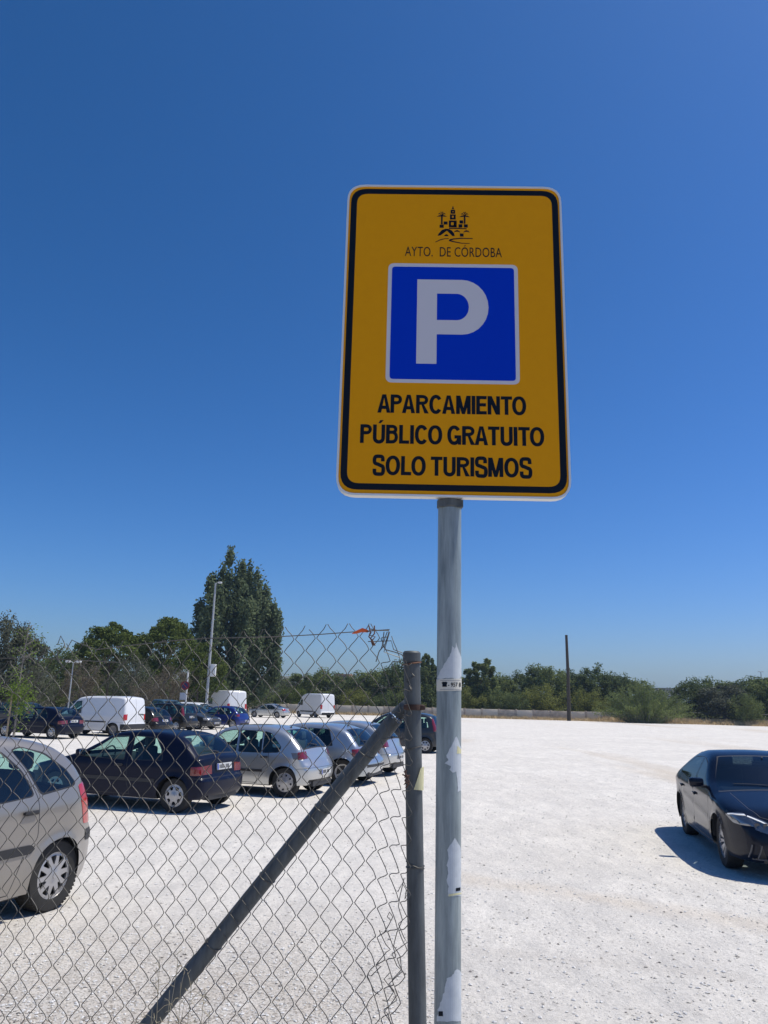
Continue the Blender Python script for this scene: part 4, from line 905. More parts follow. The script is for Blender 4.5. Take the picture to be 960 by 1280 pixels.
    b2 = n.nodes.new('ShaderNodeBump'); b2.inputs['Strength'].default_value = .5; b2.inputs['Distance'].default_value = .12; L(noise(1.6, 5, .6, (1, .5, 1)), b2.inputs['Height']); L(b1.outputs[0], b2.inputs['Normal'])
    L(b2.outputs[0], p.inputs['Normal']); return m
GRAVEL = gravelmat()
SOIL = mat('dry_soil', (.24, .20, .13), .95, var=(.05, (.30, .25, .17), .12), bump=(.6, .4, .3))
K = 48; gv = [(0, 0, 0)]; gf = []
for r in (60, 200, 500, 1000, 1600, 2200):
    gv += [(r*math.cos(2*PI*j/K), r*math.sin(2*PI*j/K)+700*(r/2200), -.004) for j in range(K)]
gv[0] = (0, 10, -.004)
gf = [(0, 1+j, 1+(j+1) % K) for j in range(K)]+[(1+i*K+j, 1+(i+1)*K+j, 1+(i+1)*K+(j+1) % K, 1+i*K+(j+1) % K) for i in range(5) for j in range(K)]
tag(obj('ground', gv, gf, SOIL, smooth=False), kind='structure')
lot = [(-75, -25), (90, -25), (90, 88), (70, 96), (53, 101.5), (42, 104), (34.5, 106.5), (24, 108.2), (12, 109.2), (-2, 110), (-14, 110.5), (-30, 106), (-44, 92), (-60, 84), (-75, 78)]
ed = dens([(a, b) for a, b in lot], 2.0, True)
ed = [(p[0]+random.uniform(-.25, .25), p[1]+random.uniform(-.3, .3)) for p in ed]
gp = [(x, y) for x in np.arange(-73, 90, 6) for y in np.arange(-23, 110, 6)]
v, f = cdt([ed], gp, 1.0); f = f[inpoly(v[f].mean(1), ed)]
tag(obj('gravel_lot', [(a, b, 0.004) for a, b in v], f, GRAVEL, smooth=False), kind='structure')

# loose stones lying on the gravel
def stones(n, x0, x1, y0, y1, s0, s1):
    V = []; base = np.array([(1, 0, 0), (-1, 0, 0), (0, 1, 0), (0, -1, 0), (0, 0, 1), (0, 0, -.6), (.65, .65, .3), (-.65, .6, .35)], float)
    T = np.array([(6, 4, 0), (6, 2, 4), (6, 0, 2), (7, 4, 2), (7, 1, 4), (7, 2, 1), (0, 4, 3), (1, 3, 4), (0, 3, 5), (3, 1, 5), (1, 2, 5), (2, 0, 5)])
    y = y0+(y1-y0)*rng.random(n)**1.6; x = (x0+(x1-x0)*rng.random(n))*y/y0*.9
    sz = s0*np.exp(rng.random(n)**3*math.log(s1/s0)); an = rng.random(n)*2*PI
    B = base[None]*(1+.35*(rng.random((n, 8, 3))-.5))*sz[:, None, None]*np.array([1.25, .85, .6])
    c, s_ = np.cos(an)[:, None], np.sin(an)[:, None]
    X = B[:, :, 0]*c-B[:, :, 1]*s_+x[:, None]; Y = B[:, :, 0]*s_+B[:, :, 1]*c+y[:, None]; Z = B[:, :, 2]+(sz*.25)[:, None]+.004
    V = np.stack([X, Y, Z], 2).reshape(-1, 3); F = (T[None]+8*np.arange(n)[:, None, None]).reshape(-1, 3); return V, F
SM = bpy.data.materials.new('stones'); SM.use_nodes = True; q = SM.node_tree; ge = q.nodes.new('ShaderNodeNewGeometry'); rp = q.nodes.new('ShaderNodeValToRGB')
rp.color_ramp.interpolation = 'CONSTANT'; e = rp.color_ramp.elements; e[0].position = 0; e[0].color = (.64, .63, .61, 1); e[1].position = .6; e[1].color = (.57, .54, .49, 1)
for pz, cc in ((.88, (.42, .39, .35, 1)), (.955, (.27, .25, .23, 1)), (.985, (.13, .12, .11, 1))): k = e.new(pz); k.color = cc
q.links.new(ge.outputs['Random Per Island'], rp.inputs[0]); q.links.new(rp.outputs[0], q.nodes['Principled BSDF'].inputs['Base Color']); q.nodes['Principled BSDF'].inputs['Roughness'].default_value = .9
V, F = stones(30000, -3.2, 3.2, 5.0, 24, .0035, .017); V2, F2 = stones(14000, -3.1, .4, 5.0, 7.5, .003, .013); F = np.r_[F, F2+len(V)]; V = np.r_[V, V2]
tag(link('loose_gravel', fastmesh('loose_gravel', V, F, SM)), kind='stuff')

# ---------------------------------------------------------------- sign on its pole
GALV = mat('galvanised_steel', (.145, .18, .195), .40, .10, stretch=(3.2, 3.2, .35), var=(18, (.34, .395, .40), .2), bump=(90, .12, .001))
GALVD = mat('weathered_fence_steel', (.05, .058, .063), .6, .12, stretch=(3, 3, .5), var=(16, (.12, .135, .14), .22), bump=(120, .35, .001))
YEL = mat('yellow_sheeting', (.72, .31, .0), .35, spec=.15, var=(38, (.68, .285, .0), .3)); BLUE = mat('blue_sheeting', (.0, .034, .47), .35, spec=.15); WHITE = mat('white_sheeting', (.57, .56, .60), .4, spec=.2); BLK2 = mat('black_print', (.004, .008, .016), .5, spec=.15)
ALU = mat('aluminium_edge', (.72, .72, .70), .4, .25); STICK = mat('torn_white_sticker', (.60, .64, .66), .6, var=(40, (.44, .48, .51), .3)); STICKY = mat('yellow_sticker', (.66, .62, .36), .5)
SW, SH = .6, .91; SX, SY, SZ, SYAW = .175, 1.890, 2.507, -.0205
sign = empty('parking_sign', (.1695, 1.928, 0)); tag(sign, 'tall yellow parking sign with blue P panel on a galvanised round pole', 'sign')
def rrect(x0, y0, x1, y1, r, seg=6): return fillet([(x0, y0, r), (x1, y0, r), (x1, y1, r), (x0, y1, r)], True, seg)
pan = MB()
def panel(name, loops, z0, z1, m, parent, grid=None):
    """flat plate: first loop outer, others holes; z0..z1 along the sign's normal (towards the camera)"""
    v, f = cdt(loops, [], .001); cen = v[f].mean(1); k = inpoly(cen, loops[0])
    for l in loops[1:]: k &= ~inpoly(cen, l)
    f = f[k]; n = len(v); V = [(a, -z1, b) for a, b in v]+[(a, -z0, b) for a, b in v]
    F = [tuple(t) for t in f]+[tuple(t[::-1]+n) for t in f]; c = set()
    for t in f:
        for q in range(3): c.add((t[q], t[(q+1) % 3]))
    F += [(b, a, a+n, b+n) for a, b in c if (b, a) not in c]
    return obj(name, V, F, m, parent, smooth=False)
plate = panel('sign_panel', [rrect(.004, .004, SW-.004, SH-.004, .045)], -.018, 0, ALU, sign)
plate.location = (SX-.1695-SW/2*math.cos(SYAW), SY-1.928-SW/2*math.sin(SYAW), SZ); plate.rotation_euler = (0, 0, SYAW)
o = panel('edge_rim', [rrect(0, 0, SW, SH, .05), rrect(.0055, .0055, SW-.0055, SH-.0055, .0445)], -.022, .003, ALU, plate)
panel('yellow_face', [rrect(.0056, .0056, SW-.0056, SH-.0056, .044)], .0, .0004, YEL, plate)
panel('border', [rrect(.0105, .0155, SW-.0095, SH-.012, .045), rrect(.0275, .0325, SW-.0265, SH-.028, .031)], .0004, .0008, BLK2, plate)
pk = panel('parking_symbol', [rrect(.120, .311, .475, .664, .018)], .0004, .0008, WHITE, plate)
panel('blue_field', [rrect(.1305, .321, .4645, .6535, .010)], .0008, .0011, BLUE, pk)
Pp = [(.2005, .366), (.2545, .366), (.2545, .452)]
arc = lambda cx, cy, rx, ry, a0, a1, n=14: [(cx+rx*math.cos(R_(a0+(a1-a0)*k/n)), cy+ry*math.sin(R_(a0+(a1-a0)*k/n))) for k in range(n+1)]
Pp += arc(.322, .5335, .072, .0815, -90, 90)+[(.2005, .615)]
hole = [(.2545, .494)]+arc(.308, .5335, .033, .0395, -90, 90)+[(.2545, .573)]
panel('letter', [Pp, hole], .0011, .0014, WHITE, pk)
def text_poly(body, x0, x1, zb, cap, bold, spacing=1.0):
    cu = bpy.data.curves.new('lettering', 'FONT'); cu.body = body; cu.size = 1; cu.offset = bold; cu.space_character = spacing; cu.resolution_u = 4; cu.fill_mode = 'FRONT'
    o = bpy.data.objects.new('t', cu); C.objects.link(o); dg = bpy.context.evaluated_depsgraph_get(); me = bpy.data.meshes.new_from_object(o.evaluated_get(dg))
    V = np.array([v.co[:] for v in me.vertices]); F = [tuple(p.vertices) for p in me.polygons]
    cu.body = 'T'; dg.update(); m2 = bpy.data.meshes.new_from_object(o.evaluated_get(bpy.context.evaluated_depsgraph_get())); H = np.array([v.co[:] for v in m2.vertices])
    h0, h1 = H[:, 1].min(), H[:, 1].max(); a0, a1 = V[:, 0].min(), V[:, 0].max()
    bpy.data.objects.remove(o)
    return np.c_[x0+(V[:, 0]-a0)/(a1-a0)*(x1-x0), zb+(V[:, 1]-h0)/(h1-h0)*cap], F
def ell(cx, cy, rx, ry, a0, a1, n=16, e=.93):
    o = []
    for k in range(n+1):
        a = R_(a0+(a1-a0)*k/n); c, s_ = math.cos(a), math.sin(a); o.append((cx+rx*math.copysign(abs(c)**e, c), cy+ry*math.copysign(abs(s_)**e, s_)))
    return o
def chaik(L, n=3):
    for _ in range(n):
        o = [L[0]]
        for a, b_ in zip(L[:-1], L[1:]): o += [(a[0]*.75+b_[0]*.25, a[1]*.75+b_[1]*.25), (a[0]*.25+b_[0]*.75, a[1]*.25+b_[1]*.75)]
        L = o+[L[-1]]
    return L
def glyph(ch, t):
    """bold grotesque capitals, cap height 1, stroke t: returns (advance width, outlines, holes)"""
    W_ = {'A': .70, 'P': .62, 'R': .66, 'C': .70, 'M': .78, 'I': t, 'E': .56, 'N': .66, 'T': .60, 'O': .75, 'U': .64, 'Ú': .64, 'B': .64, 'L': .53, 'G': .73, 'S': .62, ' ': .16}[ch]
    h = t/2; w_ = W_; S = []; Hs = []; st = lambda L, k=t: S.append([tuple(p) for p in strip(L, k)]); tv = t*.9; hv = tv/2
    stem = lambda x: S.append([(x-h, 0), (x+h, 0), (x+h, 1), (x-h, 1)]); bar = lambda x0, x1, y: S.append([(x0, y-hv), (x1, y-hv), (x1, y+hv), (x0, y+hv)])
    if ch == 'A':
        S.append([(0, 0), (t*1.04, 0), (w_/2+.01, .88), (w_/2+.01, 1), (w_/2-t*.52, 1)]); S.append([(w_, 0), (w_-t*1.04, 0), (w_/2-.01, .88), (w_/2-.01, 1), (w_/2+t*.52, 1)]); bar(w_*.2, w_*.8, .29)
    elif ch in 'PR':
        stem(h); st([(h, 1-hv), (w_*.5, 1-hv)]+ell(w_*.5, .73, w_*.5-h, .27-hv, 90, -90)+[(h, .46+hv)], tv)
        if ch == 'R': S.append([(w_*.42, .50), (w_*.66, .46), (w_*1.04, 0), (w_*1.04-t*1.2, 0)])
    elif ch == 'B':
        stem(h); st([(h, 1-hv), (w_*.5, 1-hv)]+ell(w_*.5, .755, w_*.44-h, .245-hv, 90, -90)+[(h, .51+hv)], tv); st([(h, .51+hv), (w_*.5, .51+hv)]+ell(w_*.5, (.51+hv*2)/2, w_*.5-h, (.51+hv*2)/2-hv, 90, -90)+[(h, hv)], tv)
    elif ch in 'CG':
        a1 = 322 if ch == 'C' else 345; st(ell(w_/2, .5, w_/2-h, .515-hv, 36, a1, 30), t*.97)
        if ch == 'G': S.append([(w_-t*.82, -.0), (w_, 0), (w_, .5), (w_-t*.82, .5)]); bar(w_*.52, w_, .5-hv)
    elif ch == 'O': S.append(ell(w_/2, .5, w_/2, .515, 0, 360, 40)[:-1]); Hs.append(ell(w_/2, .5, w_/2-t, .515-tv, 0, 360, 40)[:-1])
    elif ch == 'M': stem(h); stem(w_-h); S.append([(0, 1), (t*1.15, 1), (w_/2+t*.42, 0), (w_/2-t*.42, 0)]); S.append([(w_, 1), (w_-t*1.15, 1), (w_/2-t*.42, 0), (w_/2+t*.42, 0)])
    elif ch == 'N': stem(h); stem(w_-h); S.append([(0, 1), (t*1.15, 1), (w_, 0), (w_-t*1.15, 0)])
    elif ch == 'I': stem(h)
    elif ch == 'E': stem(h); bar(0, w_, 1-hv); bar(0, w_*.93, .52); bar(0, w_, hv)
    elif ch == 'L': stem(h); bar(0, w_, hv)
    elif ch == 'T': stem(w_/2); bar(0, w_, 1-hv)
    elif ch in 'UÚ':
        st([(h, 1), (h, .35)]+ell(w_/2, .30, w_/2-h, .315-hv, 180, 360, 18)+[(w_-h, .35), (w_-h, 1)], t*.98)
        if ch == 'Ú': S.append([(w_*.42, 1.07), (w_*.62, 1.07), (w_*.86, 1.24), (w_*.58, 1.24)])
    elif ch == 'S': st(chaik([(w_-h*1.05, .70), (w_-h*1.1, .95), (w_*.5, .97), (h*.9, .95), (h*.75, .60), (w_*.45, .545), (w_*.62, .49), (w_-h*.6, .43), (w_-h*.8, .035), (w_*.5, .03), (h, .05), (h*.95, .31)], 3), t*.97)
    return W_, S, Hs
def bold_text(body, x0, x1, zb, cap, t=.196, gap=.05):
    items = []; x = 0
    for ch, nx_ in zip(body, body[1:]+' '):
        w_, S, Hs = glyph(ch, t); items.append((x, S, Hs)); x += w_+gap-(.06 if ch == 'C' else .05 if ch+nx_ in ('PA', 'AT', 'AP', 'LO', 'TO', 'RA') else 0)
    sc_ = (x1-x0)/(x-gap); V = []; F = []
    for gx_, S, Hs in items:
        if not S: continue
        S2 = [[(a, b_) for a, b_ in L] for L in S]; v, f = cdt(S2+Hs, [], .001); cen = v[f].mean(1); k = np.zeros(len(f), bool)
        for L in S2: k |= inpoly(cen, L)
        for L in Hs: k &= ~inpoly(cen, L)
        n = len(V); V += [(x0+(gx_+a)*sc_, zb+b_*cap) for a, b_ in v]; F += [tuple(t_+n) for t_ in f[k]]
    return np.array(V), F
for body, x0, x1, zb, cap, bold in (('APARCAMIENTO', .101, .490, .2255, .0515, .019), ('PÚBLICO GRATUITO', .058, .535, .141, .0515, .019), ('SOLO TURISMOS', .093, .501, .0560, .0515, .019), ('AYTO.  DE CÓRDOBA', .165, .432, .6865, .029, -.0001)):
    P2, F = bold_text(body, x0, x1, zb, cap) if bold > 0 else text_poly(body, x0, x1, zb, cap, bold, 1.05)
    V = [(a, -.0009, b) for a, b in P2]; obj('lettering', V, F, BLK2, plate, smooth=False)
# city emblem: minaret, palms, arches and river lines
EB = MB(); eu = lambda X, Y: (.249+(X-175)*.000184, .730+(720-Y)*.000205)
def ep(pts):
    n = len(EB.v); q = [eu(*p) for p in pts]; ar = sum(q[i][0]*q[(i+1) % len(q)][1]-q[(i+1) % len(q)][0]*q[i][1] for i in range(len(q)))
    if ar < 0: q = q[::-1]
    v_, f_ = cdt([q], [], .0001); f_ = f_[inpoly(v_[f_].mean(1), q)]; EB.add([(a, -.0009, b) for a, b in v_], [tuple(t) for t in f_])
def er(x0, y0, x1, y1): ep([(x0-3, y0-3), (x1+3, y0-3), (x1+3, y1+3), (x0-3, y1+3)])
def frame_(x0, y0, x1, y1, a0, b0, a1, b1): er(x0, y0, x1, b0); er(x0, b1, x1, y1); er(x0, b0, a0, b1); er(a1, b0, x1, b1)
ep([(418, 205), (436, 150), (452, 205)]); frame_(405, 218, 466, 272, 425, 236, 448, 254); frame_(395, 290, 475, 362, 418, 305, 450, 340); frame_(378, 384, 490, 482, 405, 405, 452, 455)
ep([(452, 405), (490, 384), (490, 482), (405, 482), (452, 455)]); er(380, 495, 545, 506); er(545, 500, 640, 508)
for cx in (268, 613):
    s_ = 1 if cx < 400 else -1
    er(cx-9, 300, cx+9, 440 if cx < 400 else 425)
    for a, b in ((-80, 325), (-60, 285), (-25, 262), (25, 262), (60, 285), (80, 325)): ep([(cx-4, 300), (cx+a*.55, b-22), (cx+a, b), (cx+a*.5, b-2), (cx+6, 318)])
    ep([(cx-9, 275), (cx, 240), (cx+9, 275)])
er(238, 450, 295, 492); er(300, 400, 352, 442); er(540, 380, 588, 422); er(524, 440, 575, 484); er(606, 440, 658, 484); er(545, 582, 595, 622)
ep([(205, 618), (225, 580), (270, 530), (320, 510), (370, 510), (420, 535), (455, 580), (465, 620), (430, 620), (345, 538), (250, 612)])
ep([(300, 622), (318, 600), (340, 593), (360, 602), (372, 622)])
for cx in (500, 642): ep([(cx-46, 566), (cx-34, 540), (cx, 526), (cx+34, 540), (cx+46, 566), (cx+20, 552), (cx-20, 552)])
ep([(170, 712), (240, 675), (310, 657), (375, 655), (375, 664), (310, 668), (245, 687), (178, 720)])
ep([(375, 690), (390, 668), (450, 655), (560, 644), (735, 648), (735, 660), (560, 660), (450, 672), (410, 686), (470, 702), (560, 720), (690, 726), (690, 734), (560, 732), (460, 716), (385, 700)])
obj('emblem', EB.v, EB.f, BLK2, plate, smooth=False)
PR = .0300
b = MB(); b.lathe([(PR, 0), (PR, 3.30), (.001, 3.305)], 40); pole = b.build('pole', GALV, sign)
b = MB(); b.lathe([(PR+.0005, 2.486), (PR+.003, 2.489), (PR+.003, 2.506), (PR+.0005, 2.509)], 40); b.box((0, -.024, 2.494), (.064, .012, .018)); b.build('pole_collar', GALVD, sign)
for z in (2.62, 3.28):
    b = MB(); b.lathe([(PR+.001, z-.02), (PR+.004, z-.02), (PR+.004, z+.02), (PR+.001, z+.02)], 32); b.box((0, -.012, z), (.11, .02, .036)); b.build('clamp', GALVD, sign)
def wrap(name, polypx, m, off, parent=pole, Rr=PR, cx=lambda y: (562-1.5*(y-640)/630), hw=lambda y: 14.9+2.0*(y-640)/640, Y0=1.928, hole=None, zadd=0):
    """curved sticker: outline given by sight lines, laid on the pole's surface (angle, height)"""
    q = []
    for x, y in dens(polypx, 3.0, True):
        u = max(-.999, min(.999, (x-cx(y))/hw(y))); th = math.asin(u)
        q.append((th*Rr, at(x, y, Y0-Rr*math.cos(th)).z))
    q = np.array(q); g_ = [(a, b) for a in np.arange(q[:, 0].min(), q[:, 0].max(), .005) for b in np.arange(q[:, 1].min(), q[:, 1].max(), .012)]
    g_ = [p for p in g_]; v, f = cdt([q], np.array(g_) if g_ else [], .0012); f = f[inpoly(v[f].mean(1), q)]
    V = [((Rr+off)*math.sin(a/Rr), -(Rr+off)*math.cos(a/Rr), z) for a, z in v]
    return obj(name, V, [tuple(t) for t in f], m, parent, smooth=False)
def jag(L, amp, seed):
    r = random.Random(seed); return [(x+r.uniform(-amp, amp), y+r.uniform(-amp, amp)) for x, y in dens(L, 3.2, True)]
s1 = wrap('sticker', jag([(546.5, 848), (553, 832), (562, 818), (564, 806), (567, 812), (569, 803), (573, 815), (577, 824), (577, 848)], .8, 3), STICK, .0006)
tag(s1, 'torn upper part of the white sticker')
b1 = wrap('sticker', [(546, 849), (577.6, 848), (577.6, 863), (546, 864)], mat('cream_sticker', (.60, .58, .50), .5), .0009)
def wraptext(body, x0, x1, yb, yt, parent):
    P2, F = text_poly(body, 0, 1, 0, 1, .02, 1.0); V = []
    for a, b_ in P2:
        px = x0+(x1-x0)*a; y = yb+(yt-yb)*b_; th = math.asin(max(-.99, min(.99, (px-561.5)/15.8))); V.append(((PR+.0014)*math.sin(th), -(PR+.0014)*math.cos(th), at(px, y, 1.928-PR*math.cos(th)).z))
    return obj('lettering', V, F, BLK2, parent, smooth=False)
wraptext('- 957 8', 559, 575.5, 858.5, 853.2, b1)
wrap('phone_symbol', [(552.5, 858.5), (552.5, 855), (551.5, 853.5), (553, 852.3), (557, 852.3), (558.6, 853.5), (557.6, 855), (557.6, 858.5)], BLK2, .0014, b1)
for y in (850.3, 861.6): wrap('printed_line', [(550, y), (576, y-.2), (576, y+.5), (550, y+.7)], mat('grey_print', (.3, .3, .3), .5), .0013, b1)
wrap('sticker', jag([(557, 944), (569.5, 920), (576, 934), (576, 944), (576.5, 988), (571.5, 990), (571, 976), (569.5, 964), (565, 966), (561, 962), (563, 958), (555, 954), (560, 950), (557.5, 947)], .35, 5), STICK, .0006)
wrap('sticker', [(571, 932), (576.2, 937), (576, 942), (570, 942)], STICKY, .0011)
wrap('sticker', jag([(558.5, 1062), (568, 1047), (576.2, 1060), (576.2, 1120), (559, 1120), (560, 1108), (557.5, 1100), (560, 1092), (558, 1082), (559.5, 1073)], .5, 8), STICK, .0006)
wrap('sticker', [(560, 1117.5), (576.4, 1115.5), (576.4, 1117.5), (560, 1120.5)], STICKY, .0012)
wrap('printed_line', [(569, 1110), (575, 1109), (575, 1113), (569, 1114)], BLK2, .0012)
wrap('sticker', jag([(546.5, 1277), (548, 1262), (555, 1240), (558, 1223), (563, 1221), (570, 1212), (574, 1212), (577, 1217), (577, 1276)], .8, 9), STICK, .0006)
wrap('printed_line', [(548.5, 1264), (553.5, 1264), (553.5, 1270), (548.5, 1270)], BLK2, .0012)

# ---------------------------------------------------------------- chain link fence
fence = empty('chain_link_fence', (.16, 2.3, 0)); tag(fence, 'sagging chain link fence with leaning grey end post and diagonal brace', 'fence')
fp = lambda p: Vector((p[0]-.16, p[1]-2.3, p[2]))
def fenceY(x): return 2.262-.18*(x-.1)
b = MB(); b.tube([fp((.160, 2.3, 0)), fp((.122, 2.3, 1.2)), fp((.0925, 2.3, 2.135))], .0240, 28); b.build('post', GALVD, fence)
b = MB(); c = Vector((.0922, 2.3, 2.135)); b.lathe([(.0248, -.022), (.0265, -.02), (.0265, .004), (.022, .009), (.001, .011)], 28, 'z', fp(c)); b.build('post_cap', GALVD, fence)
RUST = mat('rusty_wire', (.10, .05, .035), .8, var=(40, (.2, .1, .06), .2)); WIRE = mat('fence_wire', (.065, .065, .06), .5, .3, var=(12, (.15, .14, .12), .25))
def ring(px, pxy, rad, wr, m, nm, tilt=0):
    x = .0925+(.160-.0925)*(2.135-pxy)/2.135; b = MB(); K = 28
    b.tube([fp((x+rad*math.cos(2*PI*k/K), 2.3+rad*math.sin(2*PI*k/K), pxy+tilt*math.cos(2*PI*k/K))) for k in range(K+1)], wr, 6, caps=False); return b.build(nm, m, fence)
ring(0, at(513, 829, 2.28).z, .0262, .0022, RUST, 'wire_tie', .004)
b = MB(); zc = at(513, 884, 2.28).z; b.lathe([(.0245, zc-.007), (.0265, zc-.008), (.0272, zc), (.0265, zc+.008), (.0245, zc+.007)], 28, 'z', fp((.1, 2.3, 0))); b.rbox(fp((.125, 2.3-.01, zc)), (.016, .02, .014), .003); b.rbox(fp((.078, 2.275, zc)), (.016, .02, .014), .003); b.build('brace_clamp', mat('dark_rust', (.045, .024, .02), .8, var=(40, (.09, .05, .035), .2)), fence)
for y_, t_ in ((935, .006), (1083, -.009), (1085, .002)): ring(0, at(520, y_, 2.28).z, .0252, .0014, WIRE, 'wire_tie', t_)
# brace: pipe, its ragged open end and the flattened tongue up to the clamp
bt = at(494.5, 897, 2.345); bb = at(186, 1281, 2.395); dirb = (bb-bt).normalized(); k = bt.z/(-dirb.z); bfoot = bt+dirb*k
b = MB(); b.tube([fp(bt), fp(bt.lerp(bfoot, .3)), fp(bfoot)], .0228, 28, caps=False); b.tube([fp(bt+dirb*.003), fp(bfoot)], .0205, 20, caps=False); br = b.build('brace', GALVD, fence)
b = MB(); e_ = dirb.orthogonal().normalized(); e2 = dirb.cross(e_)
for k in range(22):
    a = 2*PI*k/22; 
    if random.random() < .6: q = bt+(e_*math.cos(a)+e2*math.sin(a))*.0232; h_ = random.uniform(.004, .012); b.tube([fp(q+dirb*.006), fp(q-dirb*h_)], [.003, .0012], 5)
b.tube([fp(bt+(e_*math.cos(2*PI*k/24)+e2*math.sin(2*PI*k/24))*.0222-dirb*.001) for k in range(25)], .0022, 5, caps=False)
b.build('torn_rim', mat('bare_metal', (.5, .47, .42), .4, .6, var=(60, (.16, .3, .55), .1)), fence)
up = -dirb; b = MB(); b.tube([fp(bt+dirb*.04), fp(bt+up*.02), fp(bt+up*.05+Vector((.008, 0, 0)))], [.019, .0205, .020], 20); b.tube([fp(bt+up*.04+Vector((.004, 0, 0))), fp(Vector((.097, 2.30, zc-.006)))], [.021, .015], 16); b.build('brace_tongue', GALVD, fence)
for (px, py) in ((455, 940), (400, 1010), (330, 1098), (262, 1185)):
    p = at(px, py, 2.345); tt = (p-bt).dot(dirb); p = bt+dirb*tt; b = MB(); K = 20; b.tube([fp(p+(e_*math.cos(2*PI*k/K)+e2*math.sin(2*PI*k/K))*.0242+dirb*.006*math.cos(2*PI*k/K)) for k in range(K+1)], .0013, 5, caps=False); b.build('wire_tie', WIRE, fence)

CW, CHh = .0319, .0357                # half cell
def topz(x): return float(np.interp(x, [-2.6, -1.5, -1.16, -1.03, -.80, -.62, -.31, -.06, .0, .05, .09], [2.06, 2.085, 2.10, 2.15, 2.165, 2.175, 2.207, 2.225, 2.222, 2.17, 2.11]))
from mathutils import noise as mn
def fpos(s, z, off=0):
    """s: distance left of the post, z nominal height 0..2.2"""
    x = .095-s; x += (.037*(1-z/2.2)) if s < .5 else .037*(1-z/2.2)
    n1 = mn.noise(Vector((x*2.2, z*2.2, 3))); n2 = mn.noise(Vector((x*2.4, z*2.4, 9))); n3 = mn.noise(Vector((x*11, z*11, 5)))*.35; n4 = mn.noise(Vector((x*11, z*11, 15)))*.35
    zz = z*topz(x)/2.22 if z > 1.2 else z*topz(x)/2.22
    yy = fenceY(x)+.02*mn.noise(Vector((x*1.5, z*1.5, 20)))*(min(1, s*5))
    # torn edge near the post: curls away below 1.55 m
    lo = max(0, min(1, (1.52-z)/.3)); c = max(0, (1-s/.13)); x -= lo*c*(.042+.006*math.sin(z*17))
    yy -= lo*c*.02*math.sin(z*13+1)
    return Vector((x+.011*n1+.004*n3, yy+off, zz+.011*n2+.004*n4))
def interp(L, n=3):
    out = []
    for a, b_ in zip(L[:-1], L[1:]): out += [a.lerp(b_, k/n) for k in range(n)]
    return out+[L[-1]]
J0, J1 = 2, 62
nw = 78
for k in range(nw):
    pts = []
    for j in range(J0, J1+1):
        col = k+((j+k) % 2)
        inner = (j+k) % 2; sgn = 1 if inner else -1
        s_ = col*CW+ (-.0022 if inner else .0022)
        z = j*CHh
        if j == J1 and k in (2, 9, 26, 27, 41, 48): continue
        # short near vertical bend at each crossing, as woven wire has
        if j < J1:
            pts += [fpos(s_-sgn*.0012, z-.0022, 0), fpos(s_, z, .0018*sgn), fpos(s_-sgn*.0012, z+.0022, 0)]
            s2 = (k+.5)*CW; pts += [fpos(k*CW+CW*(u if sgn < 0 else 1-u)-(.0012 if sgn < 0 else -.0004)*4*u*(1-u), z+CHh*u+(.0014 if sgn < 0 else -.0003)*4*u*(1-u), 0) for u in (.3, .5, .72)]     # strands bow between crossings
        else: pts.append(fpos(s_, z+.004, .001*sgn))
    b = MB(); b.tube([fp(p) for p in pts], .00125, 5)
    link('wire', b.me('wire', WIRE, True, None), fence)
# loose strands hanging along the torn edge and at the top corner
def strand(px, D=2.24, r=.0013, m=WIRE, nm='loose_wire'):
    b = MB(); b.tube([fp(at(x, y, D+random.uniform(-.012, .012))) for x, y in px], r, 5); return b.build(nm, m, fence)
strand([(505, 1098), (500, 1120), (498, 1133), (503, 1150), (496, 1166), (492, 1182), (500, 1195), (502, 1212), (490, 1225), (497, 1243), (488, 1256), (480, 1265), (492, 1284)])
strand([(508, 1112), (506, 1124), (510, 1116), (503, 1104), (497, 1115)])
strand([(488, 1150), (484, 1146), (487, 1140), (491, 1146), (486, 1156), (480, 1166), (474, 1163), (482, 1180), (488, 1187), (483, 1190), (470, 1206), (476, 1208), (464, 1220), (459, 1219), (468, 1240), (474, 1243)])
strand([(509, 1145), (498, 1155), (505, 1172), (509, 1178), (490, 1192), (496, 1207), (503, 1214), (486, 1230), (492, 1238), (496, 1250), (480, 1262), (485, 1268), (490, 1286)])
strand([(487, 1216), (480, 1224), (492, 1240), (484, 1252), (478, 1250)])
strand([(462, 786), (472, 788), (486, 788), (486, 791), (481, 806), (474, 814), (470, 827)], 2.26, .0016)
strand([(480, 790), (478, 806), (482, 812), (493, 815), (502, 818), (505, 822)], 2.25, .0016)
strand([(460, 802), (489, 801), (492, 812), (503, 816)], 2.27, .0013)
strand([(476, 812), (484, 790), (487, 790), (480, 815), (500, 822)], 2.26, .0013)
strand([(514, 862), (508, 850), (518, 845), (512, 838), (507, 826)], 2.27, .0014)
strand([(72, 806), (76, 795), (80, 803), (83, 812), (90, 800), (96, 803)], 2.45, .0014); strand([(72, 812), (72, 826), (76, 830), (90, 845)], 2.45, .0014)
for L_ in ([(487, 787), (470, 788), (440, 790), (400, 793), (345, 796), (300, 797), (255, 798), (215, 801)], [(215, 801), (170, 806), (120, 812), (96, 803)], [(150, 828), (90, 825), (40, 822), (-30, 824)]):
    pts = [fp(at(x, y, fenceY((x-480)/961*2.33)-.012)) for x, y in L_]; b = MB(); b.tube(pts, .0015, 5); b.build('tension_wire', WIRE, fence)
